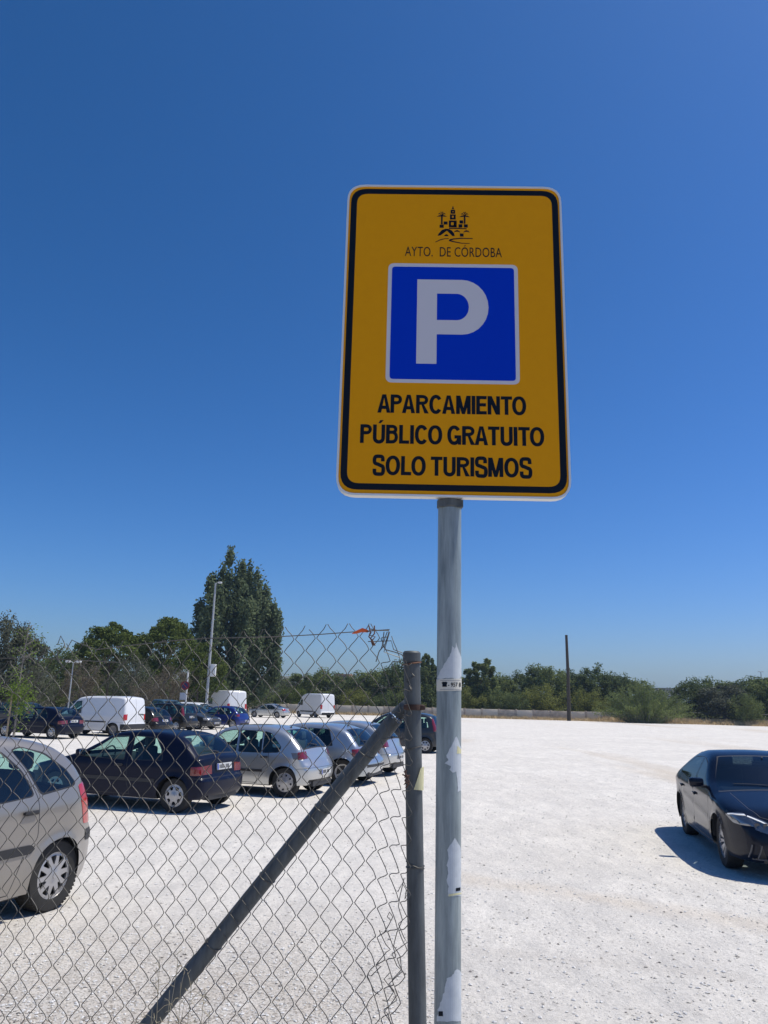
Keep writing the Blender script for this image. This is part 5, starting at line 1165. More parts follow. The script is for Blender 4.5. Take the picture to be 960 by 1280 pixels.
# orange ribbon and rusty twist of wire
b = MB(); A_ = [at(440, 792, 2.235), at(446, 790, 2.232), at(453, 787.5, 2.236), at(460, 789, 2.235)]; wv = [Vector((0, 0, q)) for q in (.001, .0045, .006, .0035)]
V = [fp(p+d_*s_+Vector((0, y_, 0))) for y_ in (0, .002) for p, d_ in zip(A_, wv) for s_ in (1, -1)]
Fq = [(2*i, 2*i+1, 2*i+3, 2*i+2) for i in range(3)]+[(8+2*i, 8+2*i+2, 8+2*i+3, 8+2*i+1) for i in range(3)]+[(0, 2, 10, 8), (2, 4, 12, 10), (4, 6, 14, 12), (1, 9, 11, 3), (3, 11, 13, 5), (5, 13, 15, 7), (0, 8, 9, 1), (6, 7, 15, 14)]
b.add(V, Fq); b.build('orange_ribbon', mat('orange_ribbon', (.75, .13, .03), .6), fence, smooth=False)
b = MB(); 
for L_ in ([(461, 782), (463, 790), (461, 796), (465, 800), (469, 807)], [(468, 782), (468, 792), (463, 798), (467, 806)], [(458, 790), (466, 788), (462, 794), (469, 796), (464, 802), (466, 807)]): b.tube([fp(at(x, y, 2.228)) for x, y in L_], .002, 5)
b.build('rusty_wire_knot', RUST, fence)
b = MB()
for L_ in ([(505, 964), (509, 970), (506, 976), (511, 980), (507, 985)], [(503, 968), (511, 972), (505, 981), (512, 976)], [(508, 962), (506, 972), (512, 969)]): b.tube([fp(at(x, y, 2.262)) for x, y in L_], .0022, 5)
b.build('rusty_wire_knot', RUST, fence)
q = wrap('sticker', [(514.8, 987), (522.5, 960), (526.3, 958), (526.6, 988)], STICKY, .0008, fence, .024, lambda y: 515+(y-820)*.0145, lambda y: 10.4, 2.3); q.location = (.109-.16, 0, 0)

# dry weeds at the foot of the fence, in front of the brace
STRAW = mat('dry_stem', (.42, .36, .24), .9)
r_ = random.Random(11); b = MB()
for px, py, D in ((212, 1238, 2.2), (222, 1205, 2.24), (231, 1250, 2.18), (200, 1195, 2.25), (240, 1226, 2.2), (255, 1240, 2.26), (190, 1262, 2.15), (262, 1262, 2.2), (226, 1228, 2.2)):
    t_ = at(px, py, D); foot = Vector((t_.x+r_.uniform(-.12, .06), D+r_.uniform(-.05, .05), 0)); mid = foot.lerp(t_, .55)+Vector((r_.uniform(-.04, .04), 0, 0))
    b.tube([foot, mid, t_], [.003, .0016, .0007], 4)
    for _ in range(7):
        u = r_.uniform(.82, 1); p = mid.lerp(t_, max(0, (u-.55)/.45)); q = p+Vector((r_.uniform(-.05, .05), r_.uniform(-.03, .03), r_.uniform(-.005, .04))); b.tube([p, p.lerp(q, .5)+Vector((0, 0, .006)), q], [.0008, .0007, .0005], 3)
        for _ in range(2): e = q+Vector((r_.uniform(-.012, .012), 0, r_.uniform(-.01, .012))); b.tube([q, e], [.0012, .0006], 3)
tag(b.build('dry_weeds', STRAW), kind='stuff')
#@@TREES
# ---------------------------------------------------------------- trees and shrubs
BARK = mat('bark', (.10, .08, .06), .95, bump=(8, .5, .03)); GREYBARK = mat('grey_bark', (.2, .18, .16), .95)
def leaf_quads(P, size, up=.3, jit=.5, aspect=.55):
    n = len(P); d = rng.normal(size=(n, 3)); d[:, 2] = d[:, 2]*.7+up; d /= np.linalg.norm(d, axis=1)[:, None]
    q = np.cross(d, rng.normal(size=(n, 3))); q /= np.linalg.norm(q, axis=1)[:, None]+1e-9
    s = size*(1-jit/2+jit*rng.random(n))[:, None]
    V = np.stack([P-d*s*.5, P+q*s*aspect*.5, P+d*s*.5, P-q*s*aspect*.5], 1).reshape(-1, 3)
    return V, np.arange(4*n).reshape(-1, 4)
def clumps(kind, h, w_, seed):
    r = np.random.default_rng(seed); C_ = []
    if kind == 'poplar':               # several upright leaders merging in one tall broad mass
        leaders = [(-.42, .0, .70, .10), (-.32, .05, .85, .12), (-.20, .1, .93, .12), (-.09, -.05, 1.0, .12), (.03, .0, .96, .13), (.14, .1, .94, .13), (.25, -.05, .88, .12), (.35, 0, .80, .11), (.44, .05, .68, .09), (.52, 0, .60, .04), (.0, .25, .88, .22), (.15, -.25, .78, .22), (-.2, -.25, .76, .22), (.27, .15, .76, .18)]
        for lx, ly, lh, lr in leaders:
            for _ in range(44):
                u = r.random()**.75; z = h*(.10+u*(lh-.10)); q = lr*w_*(1.15-.95*max(0, (z/h-lh*.55)/(lh*.45))) if z > h*lh*.55 else lr*w_*1.15
                a = r.random()*2*PI; rr = q*math.sqrt(r.random()); C_.append((lx*w_*(1-.3*(z/h < .2))+rr*math.cos(a), ly*w_+rr*math.sin(a), z, w_*.042*(.6+.8*r.random())))
    elif kind == 'pine':               # umbrella: domed clumps at the top
        for _ in range(80):
            a = r.random()*2*PI; rr = math.sqrt(r.random()); z = h*(.60+.34*(1-rr**2)+r.normal()*.03); C_.append((rr*w_*.45*math.cos(a), rr*w_*.45*math.sin(a), z, w_*.062*(.6+.8*r.random())))
        for _ in range(16):
            a = r.random()*2*PI; rr = .3+.7*r.random(); C_.append((rr*w_*.42*math.cos(a), rr*w_*.42*math.sin(a), h*(.38+.2*r.random()), w_*.07*(.6+.6*r.random())))
    elif kind == 'round':
        for _ in range(95):
            d = r.normal(size=3); d /= np.linalg.norm(d); q = r.random()**.4; C_.append((d[0]*q*w_*.42, d[1]*q*w_*.42, h*(.50+.44*d[2]*q*(1-.2*r.random())), w_*.062*(.5+.9*r.random())))
    elif kind == 'spire':              # young poplars: narrow pointed leaders side by side
        for lx in (-.32, -.12, .1, .3):
            lh = .78+.22*r.random()
            for _ in range(34):
                u = r.random(); q = .13*w_*(1-.8*u); a = r.random()*2*PI; C_.append((lx*w_+q*math.cos(a)*1.2, q*math.sin(a)*2, h*(.06+u*(lh-.06)), w_*.05*(1.3-.8*u)))
    elif kind == 'bush':
        for _ in range(80):
            d = r.normal(size=3); d /= np.linalg.norm(d); q = r.random()**.5; C_.append((d[0]*q*w_*.44, d[1]*q*w_*.44, max(.05*h, h*(.42+.46*d[2]*q)), w_*.065*(.6+.8*r.random())))
    return np.array(C_)
_tm = {}
def tree(name, label, loc, h, w_, kind='round', leaf=None, n=90, size=.28, seed=1, group=None, cat='tree', bark=BARK, rz=0, var=None, crown_name='crown'):
    """one plant: trunk with limbs reaching the clumps, crown of small leaves; models are shared through _tm"""
    key = (kind, seed, leaf.name, n, round(size, 3))
    if key not in _tm:
        H0, W0 = 10.0, {'poplar': 6.2, 'pine': 8.5, 'round': 9.0, 'spire': 6.5, 'bush': 13.0}[kind]
        K_ = clumps(kind, H0, W0, seed); k = len(K_)
        P = np.repeat(K_[:, :3], n, 0); R = np.repeat(K_[:, 3], n)[:, None]; g = rng.normal(size=P.shape)
        g = g/np.linalg.norm(g, axis=1)[:, None]*(rng.random((len(P), 1))**.55)*(1.7 if kind in ('round', 'bush', 'spire') else 1.35)
        if kind in ('poplar', 'spire'): g[:, 2] *= 1.9
        elif kind == 'pine': g[:, 2] *= .75
        P = P+g*R; P[:, 2] = np.maximum(P[:, 2], .02)
        V, F = leaf_quads(P, size, .5 if kind in ('poplar', 'spire') else .15); cm = fastmesh('crown', V, F, leaf)
        b = MB(); r = random.Random(seed)
        tr = {'poplar': .3, 'pine': .16, 'round': .2, 'spire': .14, 'bush': .1}[kind]
        top = H0*(.7 if kind in ('poplar', 'spire') else .55 if kind == 'pine' else .5 if kind == 'round' else .3)
        b.tube([(0, 0, -.1), (.05, 0, top*.35), (-.08, .05, top*.7), (0, 0, top)], [tr*1.3, tr, tr*.75, tr*.35], 8)
        for i in range(0, k, max(1, k//22)):
            c = K_[i]; z0 = min(top*.95, c[2]*.55); b.tube([(0, 0, z0), (c[0]*.5, c[1]*.5, z0+(c[2]-z0)*.4), (c[0], c[1], c[2])], [tr*.32, tr*.18, .02], 5)
        _tm[key] = (cm, H0, W0, {})
        _tm[key][3][bark.name] = b.me('trunk', bark)
        _tm[key][3]['b'] = b
    cm, H0, W0, tm = _tm[key]
    if bark.name not in tm: tm[bark.name] = tm['b'].me('trunk', bark)
    root = empty(name, loc, rz); tag(root, label, cat, group); root.scale = (w_/W0, w_/W0, h/H0*{'poplar': 1.0, 'pine': 1.02, 'round': 1.06, 'spire': 1.0, 'bush': 1.1}[kind])
    for nm, m_ in (('trunk', tm[bark.name]), (crown_name, cm)):
        o = bpy.data.objects.new(nm, m_); C.objects.link(o); o.parent = root
    return root
LPOP = leafmat('poplar_leaf', (.075, .105, .05), (.21, .255, .14), .3); LPINE = leafmat('pine_leaf', (.055, .08, .024), (.18, .22, .065), .2); LOLIVE = leafmat('olive_leaf', (.07, .08, .055), (.17, .18, .13), .2)
LDARK = leafmat('dark_leaf', (.068, .095, .042), (.175, .215, .09), .3); LMID = leafmat('mid_leaf', (.10, .13, .05), (.235, .275, .105), .3); LRED = leafmat('orange_green_leaf', (.125, .145, .04), (.27, .285, .09), .3)
LTAM = leafmat('tamarisk_leaf', (.12, .16, .055), (.27, .32, .12), .4); LDRY = leafmat('dry_twig_leaf', (.10, .085, .06), (.21, .185, .14), .15); LFRESH = leafmat('fresh_leaf', (.10, .16, .03), (.22, .30, .07), .4)
def place(px, top, D, wpx, **kw):
    p = at(px, 880, D); x = p.x; t = at(px, top, D); h = t.z; w_ = wpx/961*D*1.0
    return dict(loc=(x, D, 0), h=h, w_=w_, **kw)
tree('poplar_tree', 'tallest tree in view, broad dark poplar rising behind the high roof van and lamp post', **place(286, 694, 100, 104, kind='poplar', leaf=LPOP, n=62, size=.25, seed=12))
tree('tree', 'grey green tree with thin crown at the far left edge', **place(8, 768, 62, 95, kind='round', leaf=LOLIVE, n=210, size=.27, seed=5, bark=GREYBARK))
tree('tree', 'low dark tree between the far left grey green tree and the pines', **place(66, 803, 74, 84, kind='round', leaf=LDARK, n=100, size=.34, seed=6))
tree('pine_tree', 'round topped pine, first of the two bright green pine crowns left of the poplar', **place(132, 779, 78, 92, kind='pine', leaf=LPINE, n=190, size=.30, seed=7))
tree('pine_tree', 'round topped pine with the brightest green crown, just left of the tall poplar', **place(203, 773, 80, 84, kind='pine', leaf=LPINE, n=190, size=.30, seed=8))
tree('pine_tree', 'lower pine overlapping the foot of the tall poplar on its left', **place(246, 803, 76, 70, kind='pine', leaf=LPINE, n=190, size=.30, seed=9))
G_D = 'brown bare looking scrub trees under the pines'
for i, (px, top, D, wpx, sd_) in enumerate(((100, 822, 66, 60, 21), (160, 818, 68, 66, 22), (212, 828, 66, 56, 21), (42, 832, 62, 60, 22), (182, 840, 64, 50, 23))):
    tree('scrub_tree', ['scrub tree with grey brown twigs behind the small lamp post', 'scrub tree with grey brown twigs above the white panel van', 'scrub tree with brown twigs left of the round no parking sign', 'scrub tree with grey twigs above the dark cars at far left', 'lower brown scrub tree above the black hatchbacks'][i], group=G_D, bark=GREYBARK, **place(px, top, D, wpx, kind='round', leaf=LDRY if i % 2 == 0 else LOLIVE, n=110, size=.20, seed=sd_))
for i, (px, top, D, wpx, k_, lf) in enumerate(((20, 838, 84, 90, 'bush', LDARK), (100, 812, 92, 110, 'round', LDARK), (172, 800, 94, 110, 'round', LDARK), (235, 832, 90, 90, 'bush', LDARK), (150, 846, 86, 90, 'bush', LDARK), (70, 846, 86, 90, 'bush', LMID), (255, 846, 92, 90, 'bush', LDARK), (310, 850, 104, 80, 'bush', LDARK))):
    tree('bush' if k_ == 'bush' else 'tree', ['dark bush at far left behind the cars', 'dark tree behind the first pine', 'dark tree between and behind the two pines', 'dark bush between pine and poplar', 'dark low bush under the pines above the van', 'green low bush behind the small lamp post', 'dark bush behind the foot of the poplar at left', 'dark bush at the foot of the poplar at right'][i], group='dark undergrowth behind the far row', cat='bush' if k_ == 'bush' else 'tree', **place(px, top, D, wpx, kind=k_, leaf=lf, n=80, size=.38, seed=31+i % 3, rz=i*1.3))
# row of trees beyond the low wall, left to right
row = [(345, 850, 118, 46, 'bush', LOLIVE, 'olive green bush right of the tall poplar'), (372, 842, 124, 50, 'round', LMID, 'green tree above the furthest white van'), (404, 838, 128, 50, 'round', LMID, 'tree left of the small building on the hill'), (362, 856, 116, 40, 'bush', LPINE, 'yellow green bush behind the silver saloon'),
       (436, 848, 122, 46, 'round', LDARK, 'dark tree below the small red roofed building'), (466, 832, 126, 60, 'round', LMID, 'taller tree just left of the leaning fence post'), (448, 862, 116, 44, 'bush', LRED, 'brownish bush behind the low wall left of the fence post'), (497, 828, 122, 50, 'round', LDARK, 'dark tree directly behind the fence post top'),
       (534, 820, 118, 44, 'spire', LDARK, 'dark pointed tree between fence post and sign pole'), (512, 850, 116, 44, 'bush', LMID, 'green bush behind the clamp of the fence post'),
       (596, 829, 117, 58, 'spire', LMID, 'group of pointed young poplars just right of the sign pole'), (586, 858, 114, 44, 'bush', LRED, 'rounded bright bush beside the sign pole behind the wall'), (626, 845, 122, 50, 'round', LMID, 'reddish green tree right of the young poplars'), (622, 862, 114, 44, 'bush', LMID, 'low bush under the reddish green tree'),
       (655, 842, 126, 46, 'round', LDARK, 'dark tree left of the tallest tree behind the wall'), (685, 826, 120, 56, 'round', LMID, 'tallest tree behind the wall left of the utility pole'), (672, 856, 114, 60, 'bush', LRED, 'wide yellowish bush left of the utility pole'), (716, 840, 124, 40, 'round', LDARK, 'dark tree right behind the utility pole'),
       (742, 832, 120, 54, 'round', LDARK, 'broad dark tree right of the utility pole'), (735, 862, 113, 50, 'bush', LRED, 'low yellow green bush right of the utility pole'), (772, 838, 118, 34, 'round', LDARK, 'narrow dark tree between utility pole and feathery bush'), (836, 862, 126, 60, 'bush', LDARK, 'low dark trees behind the feathery bush on its right'),
       (866, 850, 113, 48, 'round', LDARK, 'dark tree right of the feathery bush'), (888, 848, 116, 46, 'round', LMID, 'dark green tree standing over the dark railing'), (905, 858, 108, 60, 'round', LOLIVE, 'grey green tree in front near the right edge'), (934, 843, 116, 60, 'round', LDARK, 'taller dark tree beside the distant lamp post at the right edge'), (962, 846, 110, 56, 'round', LMID, 'green tree cut by the right edge'),
       (932, 868, 104, 40, 'bush', LMID, 'low bush at the right edge behind the dry grass'), (995, 840, 112, 70, 'round', LDARK, 'dark tree beyond the right edge'), (800, 852, 128, 60, 'round', LMID, 'tree behind the top of the feathery bush'), (645, 866, 113, 40, 'bush', LDARK, 'dark low bush in the middle of the wall'), (478, 866, 115, 40, 'bush', LDARK, 'dark low bush left of the fence post behind the wall')]
for i, (px, top, D, wpx, k_, lf, lb) in enumerate(row):
    tree('bush' if k_ == 'bush' else 'tree', lb, group='trees and bushes beyond the low wall', cat='bush' if k_ == 'bush' else 'tree', **place(px, top-(3 if k_ != 'bush' else 2), D, wpx*1.22, kind=k_, leaf=lf, n=110, size=.36, seed=41+i % 5, rz=i*2.1))
# far off belt that reads as one mass
def belt(name, x0, x1, y0, y1, n, h, leaf, size):
    x = x0+(x1-x0)*rng.random(n); y = y0+(y1-y0)*rng.random(n); hh = h*(.65+.35*np.sin(x*.13)*np.sin(x*.041+2)); z = hh*rng.random(n)**.7
    V, F = leaf_quads(np.c_[x, y, z], size); tag(link(name, fastmesh(name, V, F, leaf)), kind='stuff')
belt('far_woodland', -110, 130, 140, 165, 70000, 5.4, LMID, .6)
# feathery tamarisk in front of the wall
b = MB(); r_ = random.Random(4); P = []
tl = at(805, 890, 104); tm_root = empty('tamarisk_bush', (tl.x, 104, 0)); tag(tm_root, 'wide feathery light green bush in front of the low wall', 'bush')
for i in range(230):
    a = r_.uniform(0, 2*PI); sp2 = r_.random()**.6; hx = math.cos(a)*sp2*6.9; hy = math.sin(a)*sp2*3; hz = 5.6*(1-.60*sp2**2)*r_.uniform(.4, 1.06)+(r_.random() < .04)*1.2
    base = Vector((math.cos(a)*sp2*2.2, math.sin(a)*sp2*1.5, 0)); tip = Vector((hx, hy, hz)); mid = base.lerp(tip, .5)+Vector((0, 0, .35)); b.tube([base, mid, tip], [.03, .018, .004], 4)
    for k in range(120):
        u = r_.random()**.7; p = (base.lerp(mid, u*2) if u < .5 else mid.lerp(tip, u*2-1)); P.append(p+Vector((r_.gauss(0, .16), r_.gauss(0, .16), r_.gauss(0, .14))))
b.build('stems', GREYBARK, tm_root); V, F = leaf_quads(np.array([tuple(p) for p in P]), .24, .9, .5, .22); link('crown', fastmesh('crown', V, F, LTAM), tm_root)
# young staked tree at the left
yt = at(14, 936, 25); yr = empty('young_tree', (yt.x, 25, 0)); tag(yr, 'young tree with fresh green leaves tied to a stake at the left edge', 'tree')
b = MB(); b.tube([(0, 0, 0), (.03, 0, 1.5), (-.02, 0, 2.6), (.05, 0, 4.2)], [.035, .03, .022, .006], 8)
P = []
for i in range(26):
    z = r_.uniform(1.3, 4.1); a = r_.uniform(0, 2*PI); ln = r_.uniform(.3, .9)*(1.1-.15*z); e = Vector((math.cos(a)*ln, math.sin(a)*ln, z+ln*.55)); b.tube([(0, 0, z), (e.x*.5, e.y*.5, z+ln*.35), e], [.012, .008, .003], 5)
    for k in range(40 if z < 2.5 else 16): u = r_.random(); P.append(Vector((0, 0, z)).lerp(e, .25+.8*u)+Vector((r_.gauss(0, .09), r_.gauss(0, .09), r_.gauss(0, .1)-.05)))
for k in range(700): P.append(Vector((r_.gauss(.1, .2), r_.gauss(0, .14), r_.gauss(1.7, .4))))
b.build('trunk', GREYBARK, yr); V, F = leaf_quads(np.array([tuple(p) for p in P]), .085, -.3, .5, .4); link('crown', fastmesh('crown', V, F, LFRESH), yr)
b = MB(); b.tube([(-.16, -.1, 0), (-.15, -.1, 1.9)], .03, 8); b.build('stake', mat('stake_wood', (.33, .26, .18), .9), yr)
# dry grass verge in front of the wall
def tufts(n, path, wd, hmin, hmax, leaf, name, tuft=9):
    path = np.array(path, float); seg = np.hypot(*np.diff(path, axis=0).T); cum = np.r_[0, np.cumsum(seg)]
    t = rng.random(n)*cum[-1]; x = np.interp(t, cum, path[:, 0]); y = np.interp(t, cum, path[:, 1])+wd*rng.random(n)
    x = np.repeat(x, tuft)+rng.normal(size=n*tuft)*.12; y = np.repeat(y, tuft)+rng.normal(size=n*tuft)*.1
    hh = (np.repeat(hmin+(hmax-hmin)*rng.random(n)**1.5, tuft))*(.5+.5*rng.random(n*tuft)); lx = rng.normal(size=n*tuft)*.15*hh*2; w2 = .02+.02*rng.random(n*tuft)
    z = np.zeros_like(x); an = rng.random(len(x))*2*PI; cx_, cy_ = w2*np.cos(an)*1.5, w2*np.sin(an)*1.5; V = np.stack([np.c_[x-cx_, y-cy_, z], np.c_[x+cx_, y+cy_, z], np.c_[x+lx, y+.05, hh]], 1).reshape(-1, 3)
    tag(link(name, fastmesh(name, V, np.arange(len(V)).reshape(-1, 3), leaf)), kind='stuff')
LSTRAW = leafmat('straw', (.50, .39, .23), (.78, .65, .43), .5, 1.5); LWEED = leafmat('verge_weed', (.13, .13, .05), (.28, .25, .12), .3, 1.5)
tufts(5200, [(-40, 102), (-14, 110.2), (12, 108.9), (24, 107.9), (34.5, 106.2), (42, 103.6), (53, 101.0), (70, 95.5)], 1.4, .2, .6, LSTRAW, 'dry_grass')
tufts(9000, [(30, 107.5), (42, 104.5), (53, 102.0), (75, 95)], 7, .4, 1.0, LSTRAW, 'tall_dry_grass')
tufts(1500, [(-40, 103), (-14, 110.6), (20, 108.8)], 1.0, .2, .5, LWEED, 'green_weeds')

# ---------------------------------------------------------------- low wall, railing, poles, lamps
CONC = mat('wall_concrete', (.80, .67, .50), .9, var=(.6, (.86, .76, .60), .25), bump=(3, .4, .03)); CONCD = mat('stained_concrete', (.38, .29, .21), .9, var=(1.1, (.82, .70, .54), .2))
wallp = [(-34, 113.5), (-6, 112.3), (12, 111.2), (38, 108.6)]
wl = empty('low_wall', (12, 111.2, 0)); tag(wl, 'long low concrete wall with stained panels along the far edge of the gravel', 'wall')
pts = dens(wallp, 2.5); r_ = random.Random(9)
pm_ = {}
for i, (a, b2) in enumerate(zip(pts[:-1], pts[1:])):
    m_ = (a+b2)/2; ln = float(np.linalg.norm(b2-a)); an = math.atan2(b2[1]-a[1], b2[0]-a[0]); k = r_.random() < .4
    kk = (k, i % 3)
    if kk not in pm_:
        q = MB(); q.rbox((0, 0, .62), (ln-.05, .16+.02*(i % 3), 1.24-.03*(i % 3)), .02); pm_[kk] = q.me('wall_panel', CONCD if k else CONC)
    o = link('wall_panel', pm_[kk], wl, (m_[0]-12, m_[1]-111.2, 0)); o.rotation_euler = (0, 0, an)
    if i == 0: q = MB(); q.rbox((0, 0, .66), (.26, .26, 1.32), .02); pmesh = q.me('wall_pier', CONCD)
    o = link('wall_pier', pmesh, wl, (a[0]-12, a[1]-111.2, 0)); o.rotation_euler = (0, 0, an)
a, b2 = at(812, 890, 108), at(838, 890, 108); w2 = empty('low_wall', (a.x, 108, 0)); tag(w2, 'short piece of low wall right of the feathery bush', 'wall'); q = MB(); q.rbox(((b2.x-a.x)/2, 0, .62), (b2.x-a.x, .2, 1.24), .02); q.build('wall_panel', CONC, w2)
rl = empty('railing', (42, 106.5, 0)); tag(rl, 'dark metal railing behind the dry grass near the right edge', 'railing'); IRON = mat('dark_iron', (.03, .032, .035), .6)
q = MB(); L_ = Vector((30, -4.5, 0)); q.tube([(0, 0, 1.45), (L_.x, L_.y, 1.45)], .05, 6); q.build('rail', IRON, rl); q = MB(); q.tube([(0, 0, .8), (L_.x, L_.y, .8)], .05, 6); q.build('rail', IRON, rl)
q = MB(); q.tube([(0, 0, 0), (0, 0, 1.5)], .05, 6); pmx = q.me('railing_post', IRON)
for i in range(16): link('railing_post', pmx, rl, tuple(L_*(i/15)))
q = MB()
for i in range(1, 150): p = L_*(i/150); q.tube([p+Vector((0, 0, .12)), p+Vector((0, 0, 1.42))], .014, 3)
tag(q.build('railing_bars', IRON, rl), kind='stuff')
# utility pole
p0 = at(711, 890, 106); up_ = empty('utility_pole', (p0.x, 106, 0)); tag(up_, 'thin dark wooden utility pole standing by the low wall', 'pole'); hz = at(711, 794, 106).z
q = MB(); q.tube([(0, 0, 0), (.06, 0, hz*.5), (-.0, 0, hz)], [.26, .22, .17], 12); q.build('pole', mat('tarred_wood', (.055, .045, .035), .9), up_); q = MB(); q.lathe([(.19, hz-.06), (.20, hz), (.001, hz+.05)], 12); q.build('pole_cap', IRON, up_)
# lamp posts
LG = mat('lamp_post_paint', (.42, .43, .43), .5, .3)
def lamp(px, top, base_px, D, label, arms, r0=.09, box=None):
    p = at(base_px, 885, D); hz = at(px, top, D).z; r = empty('street_lamp', (p.x, D, 0)); tag(r, label, 'street lamp')
    q = MB(); q.tube([(0, 0, 0), (0, 0, hz*.5), (0, 0, hz)], [r0, r0*.8, r0*.55], 12); q.build('pole', LG, r)
    q = MB(); q.lathe([(r0*1.7, 0), (r0*1.7, .35), (r0*1.05, .42)], 12); q.build('base', LG, r)
    for s_ in arms:
        q = MB(); q.tube([(0, 0, hz-.05), (s_*.12, 0, hz+.05), (s_*.24, 0, hz+.07)], .025, 6); q.build('arm', LG, r)
        q = MB(); q.rbox((s_*.36, 0, hz+.06), (.32, .2, .12), .04); h_ = q.build('lamp_head', mat('lamp_head', (.68, .68, .66), .4), r)
        q = MB(); q.rbox((s_*.36, 0, hz-.005), (.22, .14, .03), .01); q.build('lens', LAMPCLEAR, h_)
    if box: q = MB(); q.rbox((.34, -.02, at(px, box, D).z), (.42, .36, .95), .03); q.tube([(0, 0, at(px, box, D).z), (.2, 0, at(px, box, D).z)], .04, 6); q.build('control_box', mat('box_white', (.66, .66, .64), .5), r)
    return r
lamp(89, 828, 85, 52, 'small double headed lamp post behind the dark cars at left', (-1, 1), .055)
lamp(269, 729, 257.5, 62, 'tall thin lamp post with white box halfway, in front of the tall poplar', (1, -1)[:1], .12, 838)
lamp(956, 840, 955, 150, 'distant lamp post above the trees at the right edge', (-1, 1), .12)
# round sign post among the cars
p = at(231, 890, 47); r = empty('no_parking_sign', (p.x, 47, 0)); tag(r, 'round red no parking sign with plate below on a pale post among far cars', 'sign'); zt = at(232, 838, 47).z
q = MB(); q.tube([(0, 0, 0), (0, 0, zt)], .05, 10); q.build('post', mat('post_white', (.6, .6, .58), .5), r)
zc2 = at(231, 857, 47).z; q = MB(); q.lathe([(.001, .03), (.26, .03), (.26, .0)], 28, 'y', (-.1, -.09, zc2)); q.v = [(a_, -.06-(b_+.09), c_) for a_, b_, c_ in q.v]; q.f = [t_[::-1] for t_ in q.f]; dsk = q.build('sign_disc', mat('sign_red', (.16, .008, .02), .5), r)
q = MB(); q.lathe([(.001, 0), (.17, 0), (.17, .004)], 24, 'y', (-.1, 0, zc2)); q.v = [(a_, -.092-b_, c_) for a_, b_, c_ in q.v]; q.build('blue_disc', mat('sign_blue', (.02, .02, .09), .5), dsk)
q = MB(); q.tube([(-.25, -.096, zc2+.15), (.05, -.096, zc2-.15)], .022, 4); q.build('red_bar', mat('sign_red2', (.30, .012, .02), .4), dsk)
q = MB(); q.rbox((-.16, -.07, zc2-.62), (.40, .02, .42), .008); q.build('plate', mat('plate_grey', (.42, .45, .5), .5), r)

# ---------------------------------------------------------------- hill and far buildings
HV = []; HF = []; nx = 60; ny = 8
for j in range(ny):
    for i in range(nx):
        X_ = -2600+i*5200/(nx-1); x = X_;  u = math.sin(PI*j/(ny-1)); h = (86+18*math.sin(x*.0021+1)+9*math.sin(x*.0061)+5*math.sin(x*.017))*u*max(.25, 1-max(0, x+300)/1600)*(1 if x < 900 else .6)
        HV.append((x*.40, 930+j*70, max(-1, h*.40)))
HF = [(j*nx+i, j*nx+i+1, (j+1)*nx+i+1, (j+1)*nx+i) for j in range(ny-1) for i in range(nx-1)]
tag(obj('hills', HV, HF, mat('hill_scrub', (.075, .09, .06), 1, var=(.006, (.15, .14, .09), .15))), kind='structure')
BW = mat('render_white', (.55, .52, .47), .8); BR = mat('brick_red', (.30, .11, .08), .8); ROOF = mat('roof_tile', (.32, .13, .08), .85); WIN = mat('dark_window', (.04, .05, .06), .2)
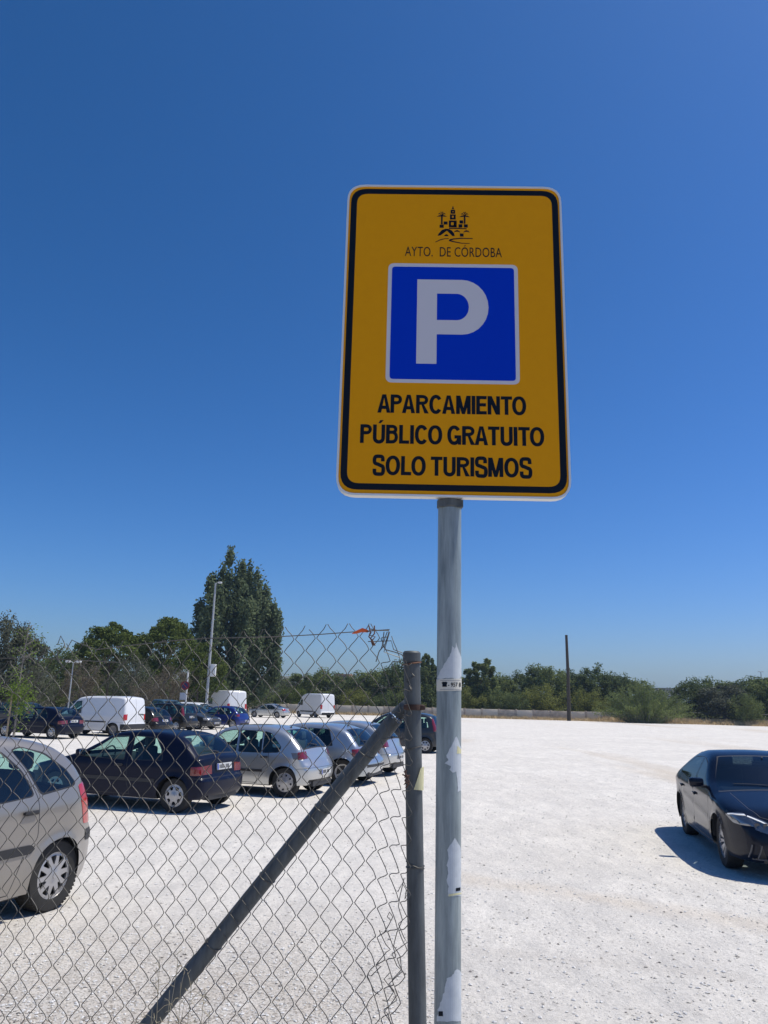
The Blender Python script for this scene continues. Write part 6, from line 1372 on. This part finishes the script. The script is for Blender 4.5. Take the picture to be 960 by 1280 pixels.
def building(label, px, base, D, wd, dp, hh, z0, wm, roofm, floors, cols, flat=False):
    p = at(px, base, D); r = empty('building', (p.x, D, z0)); tag(r, label, 'building')
    q = MB(); q.box((0, 0, hh/2-10), (wd, dp, hh+20)); q.build('wall', wm, r, smooth=False)
    q = MB()
    if flat: q.box((0, 0, hh+.3), (wd+.8, dp+.8, .6))
    else: q.add([(-wd/2-.5, -dp/2-.5, hh), (wd/2+.5, -dp/2-.5, hh), (wd/2+.5, dp/2+.5, hh), (-wd/2-.5, dp/2+.5, hh), (-wd/2+1, 0, hh+dp*.22), (wd/2-1, 0, hh+dp*.22)], [(0, 1, 5, 4), (2, 3, 4, 5), (1, 2, 5), (3, 0, 4), (0, 3, 2, 1)])
    q.build('roof', roofm, r, smooth=False)
    q = MB(); q.box((0, 0, 0), (wd/cols*.45, .3, hh/floors*.5)); wmz = q.me('window', WIN, False)
    for f_ in range(floors):
        for c_ in range(cols): link('window', wmz, r, (-wd/2+wd*(c_+.5)/cols, -dp/2-.1, hh*(f_+.55)/floors))
    return r
z_ = lambda px, py, D: at(px, py, D).z
building('small building with red brick upper floors on the distant rise left of the fence post', 427, 850, 520, 9.6, 7, 3.4, z_(427, 849, 520)-.7, BR, ROOF, 2, 5, True)
building('pale house beside the red brick building on the distant rise', 437, 850, 535, 5.2, 6, 2.6, z_(437, 849, 535)-.7, BW, ROOF, 1, 3)
building('small white house low on the distant rise above the furthest white van', 402, 856, 900, 9, 7, 3, z_(402, 848, 900)-.7, BW, ROOF, 1, 3)
building('reddish roof just showing above the trees right of the young poplars', 634, 855, 420, 6, 8, 1.8, z_(632, 855, 420)-1.5, BW, ROOF, 1, 4)
building('long grey roofed building showing above the trees right of the feathery bush', 832, 862, 400, 11, 10, 1.4, z_(832, 864, 400)-.5, BW, mat('grey_roof', (.2, .2, .22), .8), 1, 6, True)
bpy.data.materials.remove(_PH)

# thin summer haze over the whole place
if HAZE:
    q = MB(); q.box((0, 700, 22), (4600, 4600, 46)); hm = bpy.data.materials.new('air'); hm.use_nodes = True; hn = hm.node_tree; hn.nodes.clear(); pv = hn.nodes.new('ShaderNodeVolumePrincipled'); oo = hn.nodes.new('ShaderNodeOutputMaterial')
    pv.inputs['Color'].default_value = (.56, .76, 1, 1); pv.inputs['Density'].default_value = 0.00032; pv.inputs['Anisotropy'].default_value = .3; hn.links.new(pv.outputs[0], oo.inputs['Volume'])
    tag(q.build('haze', hm, smooth=False), kind='stuff')
